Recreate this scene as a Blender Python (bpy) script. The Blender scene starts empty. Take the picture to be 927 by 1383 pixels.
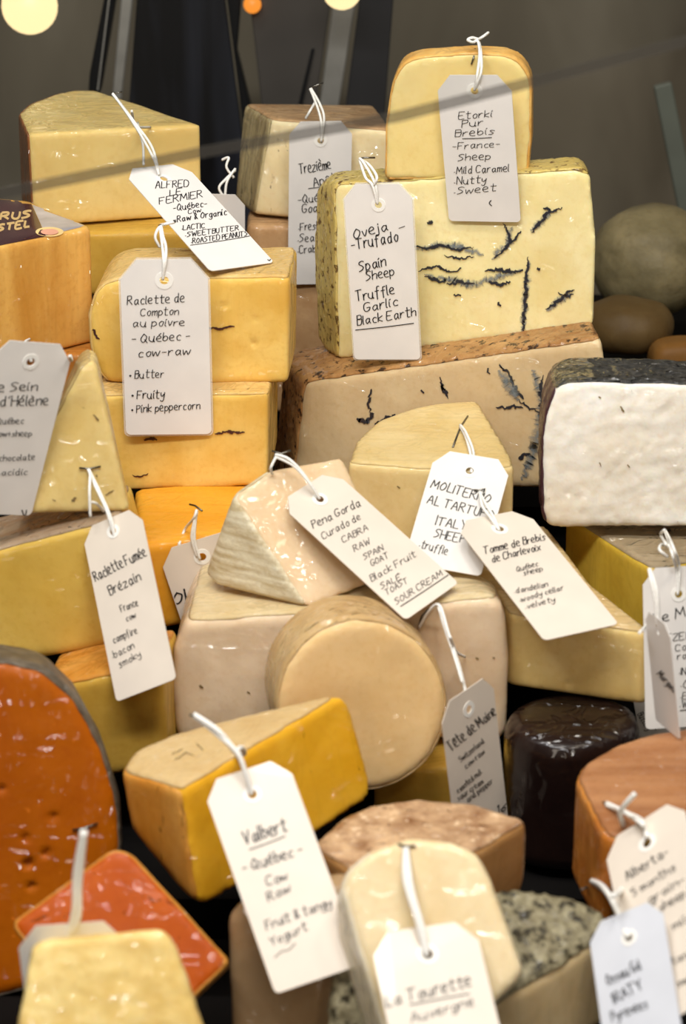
import bpy, bmesh, math, random
from mathutils import Vector, Matrix, noise, geometry
from mathutils.bvhtree import BVHTree

random.seed(7)
S = bpy.context.scene
COL = S.collection

# ---------------------------------------------------------------- camera
W, H = 927.0, 1383.0
PITCH = math.radians(22.0)
FPX = (H / 2) / math.tan(math.radians(12.0))
CAM = Vector((0, 0, 1.0))
FWD = Vector((0, math.cos(PITCH), -math.sin(PITCH)))
UP = Vector((0, math.sin(PITCH), math.cos(PITCH)))
RT = Vector((1, 0, 0))
cd = bpy.data.cameras.new('camera')
cam = bpy.data.objects.new('camera', cd)
COL.objects.link(cam)
cam.location = CAM
cam.rotation_euler = (math.radians(90) - PITCH, 0, 0)
cd.sensor_fit = 'VERTICAL'
cd.sensor_height = 36.0
cd.lens = 18.0 / math.tan(math.radians(12.0))
cd.clip_start = 0.05
cd.dof.use_dof = True
cd.dof.focus_distance = 1.58
cd.dof.aperture_fstop = cd.lens / 9.5
S.camera = cam

# ---------------------------------------------------------------- light
S.view_settings.view_transform = 'Standard'
S.view_settings.look = 'None'
S.view_settings.gamma = 1.0
S.view_settings.use_curve_mapping = False
S.view_settings.exposure = 0.0
wd = bpy.data.worlds.new('world')
S.world = wd
wd.use_nodes = True
bg = wd.node_tree.nodes['Background']
bg.inputs[0].default_value = (1.0, 0.93, 0.84, 1)
bg.inputs[1].default_value = 0.06


def area(name, loc, target, size, power, col):
    l = bpy.data.lights.new(name, 'AREA')
    l.shape = 'RECTANGLE'
    l.size, l.size_y = size
    l.energy = power
    l.color = col
    o = bpy.data.objects.new(name, l)
    COL.objects.link(o)
    o.location = loc
    o.rotation_euler = (Vector(target) - Vector(loc)).to_track_quat('-Z', 'Y').to_euler()
    return o


for k, (lx, ly, pw) in enumerate(((-0.95, 0.80, 3.3), (-0.45, 1.0, 5.2), (0.1, 0.85, 4.2), (0.7, 0.9, 3.5))):
    area('overhead_key', (lx, ly, 2.1), (0.0, 1.55, 0.5), (0.2, 0.13), pw, (1.0, 0.965, 0.90))  # overhead light, split into small added sources for sharper glints
area('case_light', (0.25, 1.0, 1.3), (0.05, 1.35, 0.4), (0.9, 0.06), 2.4, (1.0, 0.84, 0.62))
area('upper_back_fill', (-0.1, 0.72, 1.38), (0.0, 1.5, 0.6), (0.8, 0.07), 10.0, (0.97, 0.98, 1.0))  # added cool fill that brightens the upper back
area('front_fill_wide', (-0.75, -1.1, 1.25), (0.0, 1.4, 0.4), (0.4, 0.9), 6.8, (1.0, 0.88, 0.73))  # added frontal fill from behind the camera, also streaks the film
area('front_fill_narrow', (0.55, -1.1, 1.35), (0.0, 1.4, 0.4), (0.16, 1.0), 4.0, (1.0, 0.86, 0.70))  # second added fill, narrow for upright streak glints
area('glint_light', (-0.15, -0.2, 1.45), (0.0, 1.3, 0.4), (0.04, 0.04), 0.5, (1.0, 0.9, 0.75))  # two small added lights for glints on the film
area('glint_light', (0.3, 0.0, 1.6), (0.0, 1.3, 0.4), (0.04, 0.04), 0.6, (1.0, 0.9, 0.75))


# ---------------------------------------------------------------- geometry helpers
def ray(px, py):
    return (FWD + RT * ((px - W / 2) / FPX) + UP * ((H / 2 - py) / FPX))


def at(px, py, d):
    return CAM + ray(px, py) * d


class Plane:
    def __init__(s, px, py, d, yaw=0.0, el=0.0):
        y, e = math.radians(yaw), math.radians(el)
        s.o = at(px, py, d)
        s.n = Vector((math.sin(y) * math.cos(e), -math.cos(y) * math.cos(e), math.sin(e)))

    def depth(s, px, py):
        r = ray(px, py)
        return (s.o - CAM).dot(s.n) / r.dot(s.n)

    def pt(s, px, py):
        return at(px, py, s.depth(px, py))


def link(name, me, mat=None, parent=None, loc=None):
    o = bpy.data.objects.new(name, me)
    COL.objects.link(o)
    if mat:
        me.materials.append(mat)
    if parent:
        o.parent = parent
    if loc is not None:
        o.location = loc
    return o


def empty(name, loc, label, cat, group=None):
    o = bpy.data.objects.new(name, None)
    COL.objects.link(o)
    o.empty_display_size = 0.02
    o.location = loc
    o['label'] = label
    o['category'] = cat
    if group:
        o['group'] = group
    return o


def tag(o, label, cat, group=None):
    o['label'] = label
    o['category'] = cat
    if group:
        o['group'] = group
    return o


def to_mesh(name, bm, off=None, smooth=True):
    if off is not None:
        bmesh.ops.translate(bm, verts=bm.verts, vec=-Vector(off))
    me = bpy.data.meshes.new(name)
    bm.to_mesh(me)
    bm.free()
    if smooth:
        me.polygons.foreach_set('use_smooth', [True] * len(me.polygons))
    return me


def roundpoly(pts, closed=True, seg=5):
    out = []
    n = len(pts)
    for i, p in enumerate(pts):
        r = p[2] if len(p) > 2 else 0
        if not r:
            out.append((p[0], p[1]))
            continue
        a, b = Vector(pts[i - 1][:2]), Vector(pts[(i + 1) % n][:2])
        c = Vector(p[:2])
        ta, tb = (a - c), (b - c)
        ra, rb = min(r, ta.length * .49), min(r, tb.length * .49)
        A, B = c + ta.normalized() * ra, c + tb.normalized() * rb
        for k in range(seg + 1):
            t = k / seg
            q = A * (1 - t) ** 2 + c * 2 * t * (1 - t) + B * t * t
            out.append((q.x, q.y))
    return out


BVH = {}
PLANES = {}


def hit(px, py, keys):
    r = ray(px, py)
    L = r.length
    best = None
    for k in keys:
        h = BVH[k].ray_cast(CAM, r / L, 10)
        if h[0] is not None and (best is None or h[3] < best):
            best = h[3]
    return None if best is None else best / L


# ---------------------------------------------------------------- materials
def srgb(c):
    f = lambda v: (v / 12.92 if v <= .04045 else ((v + .055) / 1.055) ** 2.4)
    return tuple(f(v / 255.0) for v in c) + (1,)


MC = {}


class NT:
    def __init__(s, name):
        s.m = bpy.data.materials.new(name)
        s.m.use_nodes = True
        s.t = s.m.node_tree
        s.b = s.t.nodes['Principled BSDF']
        s.out = s.t.nodes['Material Output']

    def n(s, typ, **kw):
        nd = s.t.nodes.new(typ)
        for k, v in kw.items():
            if k.startswith('i_'):
                k = k[2:]
                nd.inputs[int(k) if k.isdigit() else k.replace('_', ' ')].default_value = v
            else:
                setattr(nd, k, v)
        return nd

    def l(s, a, b):
        s.t.links.new(a, b)

    def coords(s, scale, rot=(0, 0, 0)):
        tc = s.n('ShaderNodeTexCoord')
        mp = s.n('ShaderNodeMapping')
        mp.inputs['Scale'].default_value = scale
        mp.inputs['Rotation'].default_value = rot
        s.l(tc.outputs['Object'], mp.inputs['Vector'])
        return mp.outputs['Vector']

    def noise(s, vec, scale, detail=3, rough=.5, dist=0.0):
        nz = s.n('ShaderNodeTexNoise')
        nz.inputs['Scale'].default_value = scale
        nz.inputs['Detail'].default_value = detail
        nz.inputs['Roughness'].default_value = rough
        nz.inputs['Distortion'].default_value = dist
        s.l(vec, nz.inputs['Vector'])
        return nz.outputs['Fac']

    def ramp(s, fac, stops):
        r = s.n('ShaderNodeValToRGB')
        e = r.color_ramp.elements
        while len(e) < len(stops):
            e.new(.5)
        for k, (p, c) in enumerate(stops):
            e[k].position = p
            e[k].color = c
        s.l(fac, r.inputs['Fac'])
        return r.outputs['Color']

    def bump(s, h, strength, dist, normal=None):
        b = s.n('ShaderNodeBump')
        b.inputs['Strength'].default_value = strength
        b.inputs['Distance'].default_value = dist
        s.l(h, b.inputs['Height'])
        if normal:
            s.l(normal, b.inputs['Normal'])
        return b.outputs['Normal']

    def mix(s, fac, a, b):
        m = s.n('ShaderNodeMix', data_type='RGBA')
        s.l(fac, m.inputs[0])
        for i, v in ((6, a), (7, b)):
            if isinstance(v, tuple):
                m.inputs[i].default_value = v
            else:
                s.l(v, m.inputs[i])
        return m.outputs[2]


def sat(c, k=1.04):
    g = .3 * c[0] + .59 * c[1] + .11 * c[2]
    return tuple(max(0, min(255, g + (v - g) * k)) for v in c)


def cheese_mat(name, c1, c2, sss=.25, rough=.5, coat=.6, wrap=.5, speck=None, scale=22, stretch=(1, 1, 1), rot=(0, 0, 0),
               bump=.25, bscale=90, speckpos=.62):
    if name in MC:
        return MC[name]
    c1, c2 = sat(c1), sat(c2)
    m = NT(name)
    v = m.coords(stretch, rot)
    f = m.noise(v, scale, 5, .55, .4)
    colr = m.ramp(f, [(.32, srgb(c1)), (.68, srgb(c2))])
    f4 = m.noise(m.coords((1, 1, 1)), 11, 4, .6, .8)
    dk = tuple(v * k for v, k in zip(srgb(c1)[:3], (.88, .78, .64))) + (1,)
    colr = m.mix(m.ramp(f4, [(.48, (0, 0, 0, 1)), (.8, (.75, .75, .75, 1))]), colr, dk)
    f5 = m.noise(m.coords((1, 1, 1)), 240, 2, .6)
    colr = m.mix(m.ramp(f5, [(.5, (0, 0, 0, 1)), (.8, (.35, .35, .35, 1))]), colr, dk)
    if speck:
        f2 = m.noise(m.coords((1, 1, 1)), 170, 3, .6)
        msk = m.ramp(f2, [(speckpos, (0, 0, 0, 1)), (speckpos + .09, (1, 1, 1, 1))])
        colr = m.mix(msk, colr, srgb(speck))
    m.l(colr, m.b.inputs['Base Color'])
    m.b.inputs['Subsurface Weight'].default_value = sss
    m.b.inputs['Subsurface Radius'].default_value = (1.0, .62, .28)
    m.b.inputs['Subsurface Scale'].default_value = .006
    m.b.inputs['Roughness'].default_value = rough
    m.b.inputs['Specular IOR Level'].default_value = .16
    fb = m.noise(m.coords((1, 1, 1)), bscale, 4, .6)
    m.l(m.bump(fb, bump, .0012), m.b.inputs['Normal'])
    if coat > 0:
        # cling film: smooth coat with drawn-out wrinkles
        m.b.inputs['Coat Weight'].default_value = min(1, coat * 1.05)
        m.b.inputs['Coat Roughness'].default_value = .07
        m.b.inputs['Coat IOR'].default_value = 1.45
        w1 = m.noise(m.coords((1, 1, .09), (.2, .12, .2)), 46, 2, .5, .5)
        w3 = m.noise(m.coords((.12, 1, 1), (.3, .5, .35)), 30, 2, .5, .6)
        w2 = m.noise(m.coords((1, 1, 1)), 30, 2, .5, .9)
        line = lambda f: m.ramp(f, [(.45, (0, 0, 0, 1)), (.5, (1, 1, 1, 1)), (.55, (0, 0, 0, 1))])
        n1 = m.bump(line(w1), min(1, wrap * 1.15), .0038)
        n3 = m.bump(line(w3), min(1, wrap * .95), .0038, n1)
        n2 = m.bump(w2, min(1, wrap), .013, n3)
        m.l(n2, m.b.inputs['Coat Normal'])
    MC[name] = m.m
    return m.m


def flat_mat(name, c, rough=.5, metal=0.0, coat=0.0, emis=None, spec=.4, vary=.06, alpha=None, vscale=40):
    if name in MC:
        return MC[name]
    m = NT(name)
    f = m.noise(m.coords((1, 1, 1)), vscale, 3)
    a = tuple(max(0, v * (1 - vary)) for v in c)
    b = tuple(min(255, v * (1 + vary)) for v in c)
    m.l(m.ramp(f, [(.3, srgb(a)), (.7, srgb(b))]), m.b.inputs['Base Color'])
    m.b.inputs['Roughness'].default_value = rough
    m.b.inputs['Metallic'].default_value = metal
    m.b.inputs['Coat Weight'].default_value = coat
    m.b.inputs['Specular IOR Level'].default_value = spec
    if emis:
        m.b.inputs['Emission Color'].default_value = srgb(emis[0])
        m.b.inputs['Emission Strength'].default_value = emis[1]
    if alpha is not None:
        m.b.inputs['Alpha'].default_value = alpha
    MC[name] = m.m
    return m.m


# ---------------------------------------------------------------- cheese builder
def organic(bm, voxel, disp, dscale, seed, rough=0.0, dents=()):
    """even out the cut block into a dense skin with the slight waviness of hand-cut cheese"""
    me = bpy.data.meshes.new('tmp')
    bm.to_mesh(me)
    o = bpy.data.objects.new('tmp', me)
    COL.objects.link(o)
    md = o.modifiers.new('r', 'REMESH')
    md.mode = 'VOXEL'
    md.voxel_size = voxel
    sm = o.modifiers.new('s', 'SMOOTH')
    sm.iterations = 2
    dg = bpy.context.evaluated_depsgraph_get()
    ev = o.evaluated_get(dg)
    me2 = bpy.data.meshes.new_from_object(ev)
    bpy.data.objects.remove(o)
    bpy.data.meshes.remove(me)
    b2 = bmesh.new()
    b2.from_mesh(me2)
    bpy.data.meshes.remove(me2)
    b2.normal_update()
    sd = Vector((seed * 3.1, seed * 1.7, seed * .9))
    mv = []
    for v in b2.verts:
        h = noise.noise(v.co * dscale + sd) * disp + noise.noise(v.co * dscale * 3.3 + sd) * disp * .35
        if rough:
            h += noise.fractal(v.co * 160 + sd, 1.0, 2.0, 3) * rough
        for (p, r, dep) in dents:
            q = (v.co - p).length / r
            if q < 1:
                h -= dep * (1 - q * q)
        mv.append(v.normal * h)
    for v, d in zip(b2.verts, mv):
        v.co += d
    b2.normal_update()
    return b2


NC = [0]


def finish(key, bm, rindset, paste, rind, name, label, cat, group=None, bevel=.003, rind2=None, voxel=.0022, disp=.0006, dscale=18,
           rough=0.0, rindrough=0.0, rindthick=.0006, dents=(), paste_name='paste', rind_name='rind'):
    NC[0] += 1
    bmesh.ops.recalc_face_normals(bm, faces=bm.faces)
    bm.normal_update()
    src0 = BVHTree.FromBMesh(bm)
    ismark = [f.material_index for f in bm.faces]
    if bevel:
        es = [e for e in bm.edges if len(e.link_faces) == 2 and e.calc_face_angle(0) > .35]
        bmesh.ops.bevel(bm, geom=es, offset=bevel, segments=2, affect='EDGES', profile=.5, clamp_overlap=True)
    bm.faces.ensure_lookup_table()
    src = BVHTree.FromBMesh(bm)
    dts = []
    for (px, py, rpx, dmm) in dents:
        r = ray(px, py)
        h = src.ray_cast(CAM, r.normalized(), 10)
        if h[0] is not None:
            dts.append((h[0], rpx / FPX * h[3], dmm * .001))
    body = organic(bm, voxel, disp, dscale, NC[0], rough, dts)
    bm.free()
    zmin = min(v.co.z for v in body.verts)
    cx = sum(v.co.x for v in body.verts) / len(body.verts)
    cy = sum(v.co.y for v in body.verts) / len(body.verts)
    loc = Vector((cx, cy, zmin))
    root = empty(name, loc, label, cat, group)
    BVH[key] = BVHTree.FromBMesh(body)
    shells = []
    for idx, mt, nm, sfx in ((1, rind, rind_name, '_rind'), (2, rind2, 'side_rind', '_rind2')):
        if mt is None or idx not in ismark:
            continue
        shell = body.copy()
        dele = []
        for f in shell.faces:
            h = src0.find_nearest(f.calc_center_median())
            if not (h[2] is not None and ismark[h[2]] == idx):
                dele.append(f)
        bmesh.ops.delete(shell, geom=dele, context='FACES')
        if not shell.faces:
            shell.free()
            continue
        bv = {}
        for ed in shell.edges:
            if ed.is_boundary:
                for v in ed.verts:
                    bv.setdefault(v, []).append(ed.other_vert(v))
        for _ in range(7):
            new = {v: (v.co + sum((q.co for q in nb), Vector()) / len(nb)) / 2 for v, nb in bv.items() if len(nb) == 2}
            for v, c in new.items():
                v.co = c
        shell.normal_update()
        sd = Vector((NC[0] * 2.3, 1.1, 4.2))
        mv = [v.normal * (rindthick + (abs(noise.fractal(v.co * 180 + sd, 1.0, 2.0, 3)) * rindrough if rindrough else 0)) for v in shell.verts]
        for v, d in zip(shell.verts, mv):
            v.co += d
        BVH[key + sfx] = BVHTree.FromBMesh(shell)
        shells.append((shell, nm, mt))
    link(paste_name, to_mesh(name + '_paste', body, loc), paste, root)
    for shell, nm, mt in shells:
        bmesh.ops.solidify(shell, geom=list(shell.faces), thickness=rindthick)
        link(nm, to_mesh(name + '_' + nm, shell, loc), mt, root)
    KEYROOT[key] = root
    return root


KEYROOT = {}


def prism(key, poly, plane, L, paste, rind, name, label, cat='cheese', rsides=True, rback=False, rfront=False, ext=None,
          group=None, taper=1.0, **kw):
    pl = Plane(*plane)
    PLANES[key] = pl
    P = [pl.pt(*p) for p in roundpoly(poly)]
    e = Vector(ext) if ext else -pl.n * L
    bm = bmesh.new()
    c = sum(P, Vector()) / len(P)
    A = [bm.verts.new(p) for p in P]
    B = [bm.verts.new(c + (p - c) * taper + e) for p in P]
    n = len(P)
    f = bm.faces.new(A)
    f.material_index = 1 if rfront else 0
    f = bm.faces.new(B[::-1])
    f.material_index = 1 if rback else 0
    for i in range(n):
        f = bm.faces.new((A[i], B[i], B[(i + 1) % n], A[(i + 1) % n]))
        if callable(rsides):
            mid = (P[i] + P[(i + 1) % n]) / 2
            d = (P[(i + 1) % n] - P[i]).normalized()
            nn = d.cross(e).normalized()
            if nn.dot(mid - c) < 0:
                nn = -nn
            f.material_index = int(rsides(nn))
        else:
            f.material_index = 1 if rsides else 0
    return finish(key, bm, None, paste, rind, name, label, cat, group, **kw)


def hull(key, pts, paste, rind, name, label, cat='cheese', rindtest=None, group=None, ang=12, **kw):
    bm = bmesh.new()
    for p in pts:
        bm.verts.new(p)
    r = bmesh.ops.convex_hull(bm, input=list(bm.verts))
    junk = [g for g in r['geom_interior'] if isinstance(g, bmesh.types.BMVert)]
    if junk:
        bmesh.ops.delete(bm, geom=junk, context='VERTS')
    bmesh.ops.dissolve_limit(bm, angle_limit=math.radians(ang), verts=bm.verts, edges=bm.edges)
    bmesh.ops.recalc_face_normals(bm, faces=bm.faces)
    bm.normal_update()
    for f in bm.faces:
        f.material_index = int(rindtest(f.normal)) if rindtest else 0
    return finish(key, bm, None, paste, rind, name, label, cat, group, **kw)


def hpts(pl, front, L, ext=None):
    e = Vector(ext) if ext else -pl.n * L
    out = []
    for p in front:
        off = p[2] if len(p) > 2 else 0
        q = at(p[0], p[1], pl.depth(p[0], p[1]) + off)
        out.append(q)
        if not off:
            out.append(q + e)
    return out


# ---------------------------------------------------------------- ribbons on surfaces (veins, print, scuffs)
def densify(pl, step):
    out = [Vector(pl[0])]
    for a, b in zip(pl, pl[1:]):
        a, b = Vector(a), Vector(b)
        n = max(1, int((b - a).length / step))
        for k in range(1, n + 1):
            out.append(a.lerp(b, k / n))
    return out


def veins(name, key, lines, mat, root, jit=1.2, lift=.0007, step=3, zorder=0):
    """lines: list of (polyline px, width px); drawn as ragged strips lying on the cheese"""
    bm = bmesh.new()
    uvl = bm.loops.layers.uv.new('uv')
    for poly, wid in lines:
        p = densify(poly, step)
        p = [q + Vector((random.uniform(-jit, jit), random.uniform(-jit, jit))) for q in p]
        n = len(p)
        prev = None
        for i, q in enumerate(p):
            t = (p[min(i + 1, n - 1)] - p[max(i - 1, 0)])
            if t.length < 1e-6:
                continue
            nn = Vector((-t.y, t.x)).normalized()
            w = wid * .5 * (math.sin(math.pi * (i + .6) / (n + .2)) ** .5) * (.95 + .55 * noise.noise(Vector((i * .45, wid, q.x * .01))))
            ok = True
            vs = []
            for sgn in (-1, 1):
                e = q + nn * w * sgn
                d = hit(e.x, e.y, [key])
                if d is None:
                    ok = False
                    break
                vs.append(bm.verts.new(at(e.x, e.y, d - lift - zorder * .0002)))
            if not ok:
                prev = None
                continue
            if prev:
                f = bm.faces.new((prev[0], prev[1], vs[1], vs[0]))
                for lp, uv in zip(f.loops, ((i - 1, 0), (i - 1, 1), (i, 1), (i, 0))):
                    lp[uvl].uv = uv
            prev = vs
    if not bm.verts:
        bm.free()
        return None
    return link(name, to_mesh(name, bm, root.location), mat, root)


def decal(name, key, poly, mat, root, lift=.0006, n=14, label=None):
    """a printed paper label lying on the cheese: a gridded patch that follows the surface"""
    P = [Vector(p) for p in poly]   # quad px
    bm = bmesh.new()
    g = {}
    for i in range(n + 1):
        for j in range(n + 1):
            a, b = i / n, j / n
            q = (P[0] * (1 - a) + P[1] * a) * (1 - b) + (P[3] * (1 - a) + P[2] * a) * b
            d = hit(q.x, q.y, [key])
            if d is not None:
                g[i, j] = bm.verts.new(at(q.x, q.y, d - lift))
    for i in range(n):
        for j in range(n):
            k = [(i, j), (i + 1, j), (i + 1, j + 1), (i, j + 1)]
            if all(q in g for q in k):
                bm.faces.new([g[q] for q in k])
    o = link(name, to_mesh(name, bm, root.location), mat, root)
    if label:
        o['label'] = label
    return o


# ---------------------------------------------------------------- handwriting
YM = {c: -4 + i for i, c in enumerate('abcd0123456789ABC')}
GL = {
 'a': '55 36 14 12 20 30 53 56 52 60', 'b': '0A 01;03 26 45 53 41 20 01', 'c': '55 36 14 12 20 50', 'd': '55 36 14 12 20 40 53;5A 51 60',
 'e': '03 44 46 27 05 02 20 50', 'f': '5A 3A 28 2c;06 46', 'g': '55 36 14 12 20 40 55;56 5c 3a 0b', 'h': '0A 00;04 36 55 50',
 'i': '06 01 10;08 19', 'j': '26 2c 0b;28 29', 'k': '0A 00;56 03 50', 'l': '0A 01 10', 'm': '06 00;04 26 35 30;34 56 65 60',
 'n': '06 00;04 36 55 50', 'o': '36 14 12 20 40 53 55 36', 'p': '06 0b;04 26 45 53 41 20 01', 'q': '55 36 14 12 20 40 55;56 5b',
 'r': '06 00;03 26 46', 's': '55 36 15 33 42 30 00', 't': '2A 21 30 50;07 57', 'u': '06 02 20 40 54;56 50 60', 'v': '06 20 46',
 'w': '06 10 35 50 76', 'x': '06 50;56 00', 'y': '06 03 22 44;56 4c 2a 0b', 'z': '06 56 00 50',
 'A': '00 3A 60;14 54', 'B': '0A 00;0A 4A 58 46 06;06 56 53 40 00', 'C': '69 4A 19 05 11 30 61', 'D': '00 0A 4A 67 63 40 00',
 'E': '6A 0A;0A 00 60;05 45', 'F': '6A 0A;0A 00;05 45', 'G': '69 4A 19 05 11 30 51 64 34', 'H': '0A 00;6A 60;05 65', 'I': '0A 00',
 'J': '4A 42 20 01', 'K': '0A 00;6A 05 60', 'L': '0A 00;00 50', 'M': '00 1A;1A 43;43 7A;7A 80', 'N': '00 0A;0A 60;60 6A',
 'O': '3A 17 04 11 30 52 66 58 3A', 'P': '00 0A;0A 4A 58 46 05', 'Q': '3A 17 04 11 30 52 66 58 3A;43 7d', 'R': '00 0A;0A 4A 58 46 05;25 60',
 'S': '69 4A 19 17 45 53 31 00', 'T': '0A 7A;3A 30', 'U': '0A 03 20 40 53 5A', 'V': '0A 30;30 6A', 'W': '0A 20;20 47;47 60;60 8A',
 'X': '0A 60;6A 00', 'Y': '0A 35;35 6A;35 30', 'Z': '0A 6A 00 60', '1': '28 3A 30', '5': '5A 1A 16 46 53 30 00', '6': '5A 26 03 20 42 45 14',
 '-': '04 44', '·': '02 12', '•': '04 15 24 13 04 24', "'": '1A 08', '&': '60 18 3A 48 13 20 44', '+': '04 44;21 27', '~': '03 25 42 65',
 '.': '00 10', ' ': '', ',': '10 0c', '°': '04 15 24 13 04',
}
for ch, base, acc in (('é', 'e', '28 4A'), ('è', 'e', '2A 48'), ('ê', 'e', '17 39 57'), ('ô', 'o', '17 39 57'), ('ï', 'i', '38 39'), ('É', 'E', '2B 4C')):
    GL[ch] = GL[base] + ';' + acc


def catmull(p, seg=5):
    if len(p) < 3:
        return p
    out = []
    for i in range(len(p) - 1):
        p0, p1, p2, p3 = p[max(i - 1, 0)], p[i], p[i + 1], p[min(i + 2, len(p) - 1)]
        for k in range(seg):
            t = k / seg
            out.append(.5 * ((2 * p1) + (p2 - p0) * t + (2 * p0 - 5 * p1 + 4 * p2 - p3) * t * t + (3 * p1 - p0 - 3 * p2 + p3) * t ** 3))
    out.append(p[-1])
    return out


def text_strokes(txt):
    x = 0.0
    res = []
    for ch in txt:
        g = GL.get(ch, '')
        if not g:
            x += 3.4
            continue
        mx = 0
        jx, jy = random.uniform(-.25, .25), random.uniform(-.35, .35)
        js = random.uniform(.92, 1.08)
        for s in g.split(';'):
            pts = []
            for q in s.split():
                gx, gy = int(q[0]), YM[q[1]]
                mx = max(mx, gx)
                gy = gy * js + jy
                pts.append(Vector((x + gx + jx + gy * .12 + random.uniform(-.15, .15), gy + random.uniform(-.15, .15))))
            if len(pts) > 1:
                res.append(catmull(pts))
        x += mx + 2.0
    return res, max(x - 2.0, 1)


def ribbon(bm, pts, w, z):
    n = len(pts)
    prev = None
    for i, q in enumerate(pts):
        t = pts[min(i + 1, n - 1)] - pts[max(i - 1, 0)]
        if t.length < 1e-9:
            continue
        t.normalize()
        nn = Vector((-t.y, t.x))
        ww = w * (.8 + .35 * abs(t.y)) * .5
        e = t * w * .4 if i == n - 1 else (-t * w * .4 if i == 0 else Vector((0, 0)))
        a, b = q + nn * ww + e, q - nn * ww + e
        vs = (bm.verts.new((a.x, a.y, z)), bm.verts.new((b.x, b.y, z)))
        if prev:
            bm.faces.new((prev[0], prev[1], vs[1], vs[0]))
        prev = vs


# ---------------------------------------------------------------- tags
def tube(bm, P, r, sides=6):
    n = len(P)
    rings = []
    up = Vector((.13, .31, .94))
    for i, p in enumerate(P):
        t = (P[min(i + 1, n - 1)] - P[max(i - 1, 0)]).normalized()
        a = t.cross(up)
        if a.length < .05:
            a = t.cross(Vector((1, 0, 0)))
        a.normalize()
        b = t.cross(a)
        rings.append([bm.verts.new(p + (a * math.cos(2 * math.pi * k / sides) + b * math.sin(2 * math.pi * k / sides)) * r) for k in range(sides)])
    for r0, r1 in zip(rings, rings[1:]):
        for k in range(sides):
            bm.faces.new((r0[k], r0[(k + 1) % sides], r1[(k + 1) % sides], r1[k]))
    bm.faces.new(rings[0][::-1])
    bm.faces.new(rings[-1])


def smooth3(P, seg=5):
    return catmull([Vector(p) for p in P], seg)


def solve_tag(TL, TR, BL, r, sign):
    u = Vector((TR[0] - TL[0], TR[1] - TL[1]))
    v = Vector((BL[0] - TL[0], BL[1] - TL[1]))
    A, B, c = u.dot(u), v.dot(v), u.dot(v)
    lo, hi = 1e-6, 1e7
    # B + c^2/a = r^2 (A + a)   (decreasing - increasing)
    for _ in range(200):
        a = math.sqrt(lo * hi)
        if B + c * c / a > r * r * (A + a):
            lo = a
        else:
            hi = a
    uz = math.sqrt(lo)
    vz = c / uz if uz > 1e-3 else math.sqrt(max(0, r * r * A - B))
    if r * r * A > B and uz < 1e-2:
        uz, vz = 0.0, math.sqrt(r * r * A - B)
    vz = abs(vz) * sign
    uz = uz if uz == 0 else -c / vz if abs(vz) > 1e-6 else uz
    return u, v, uz, vz


PAPER = {}
TAGS = {}


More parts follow.
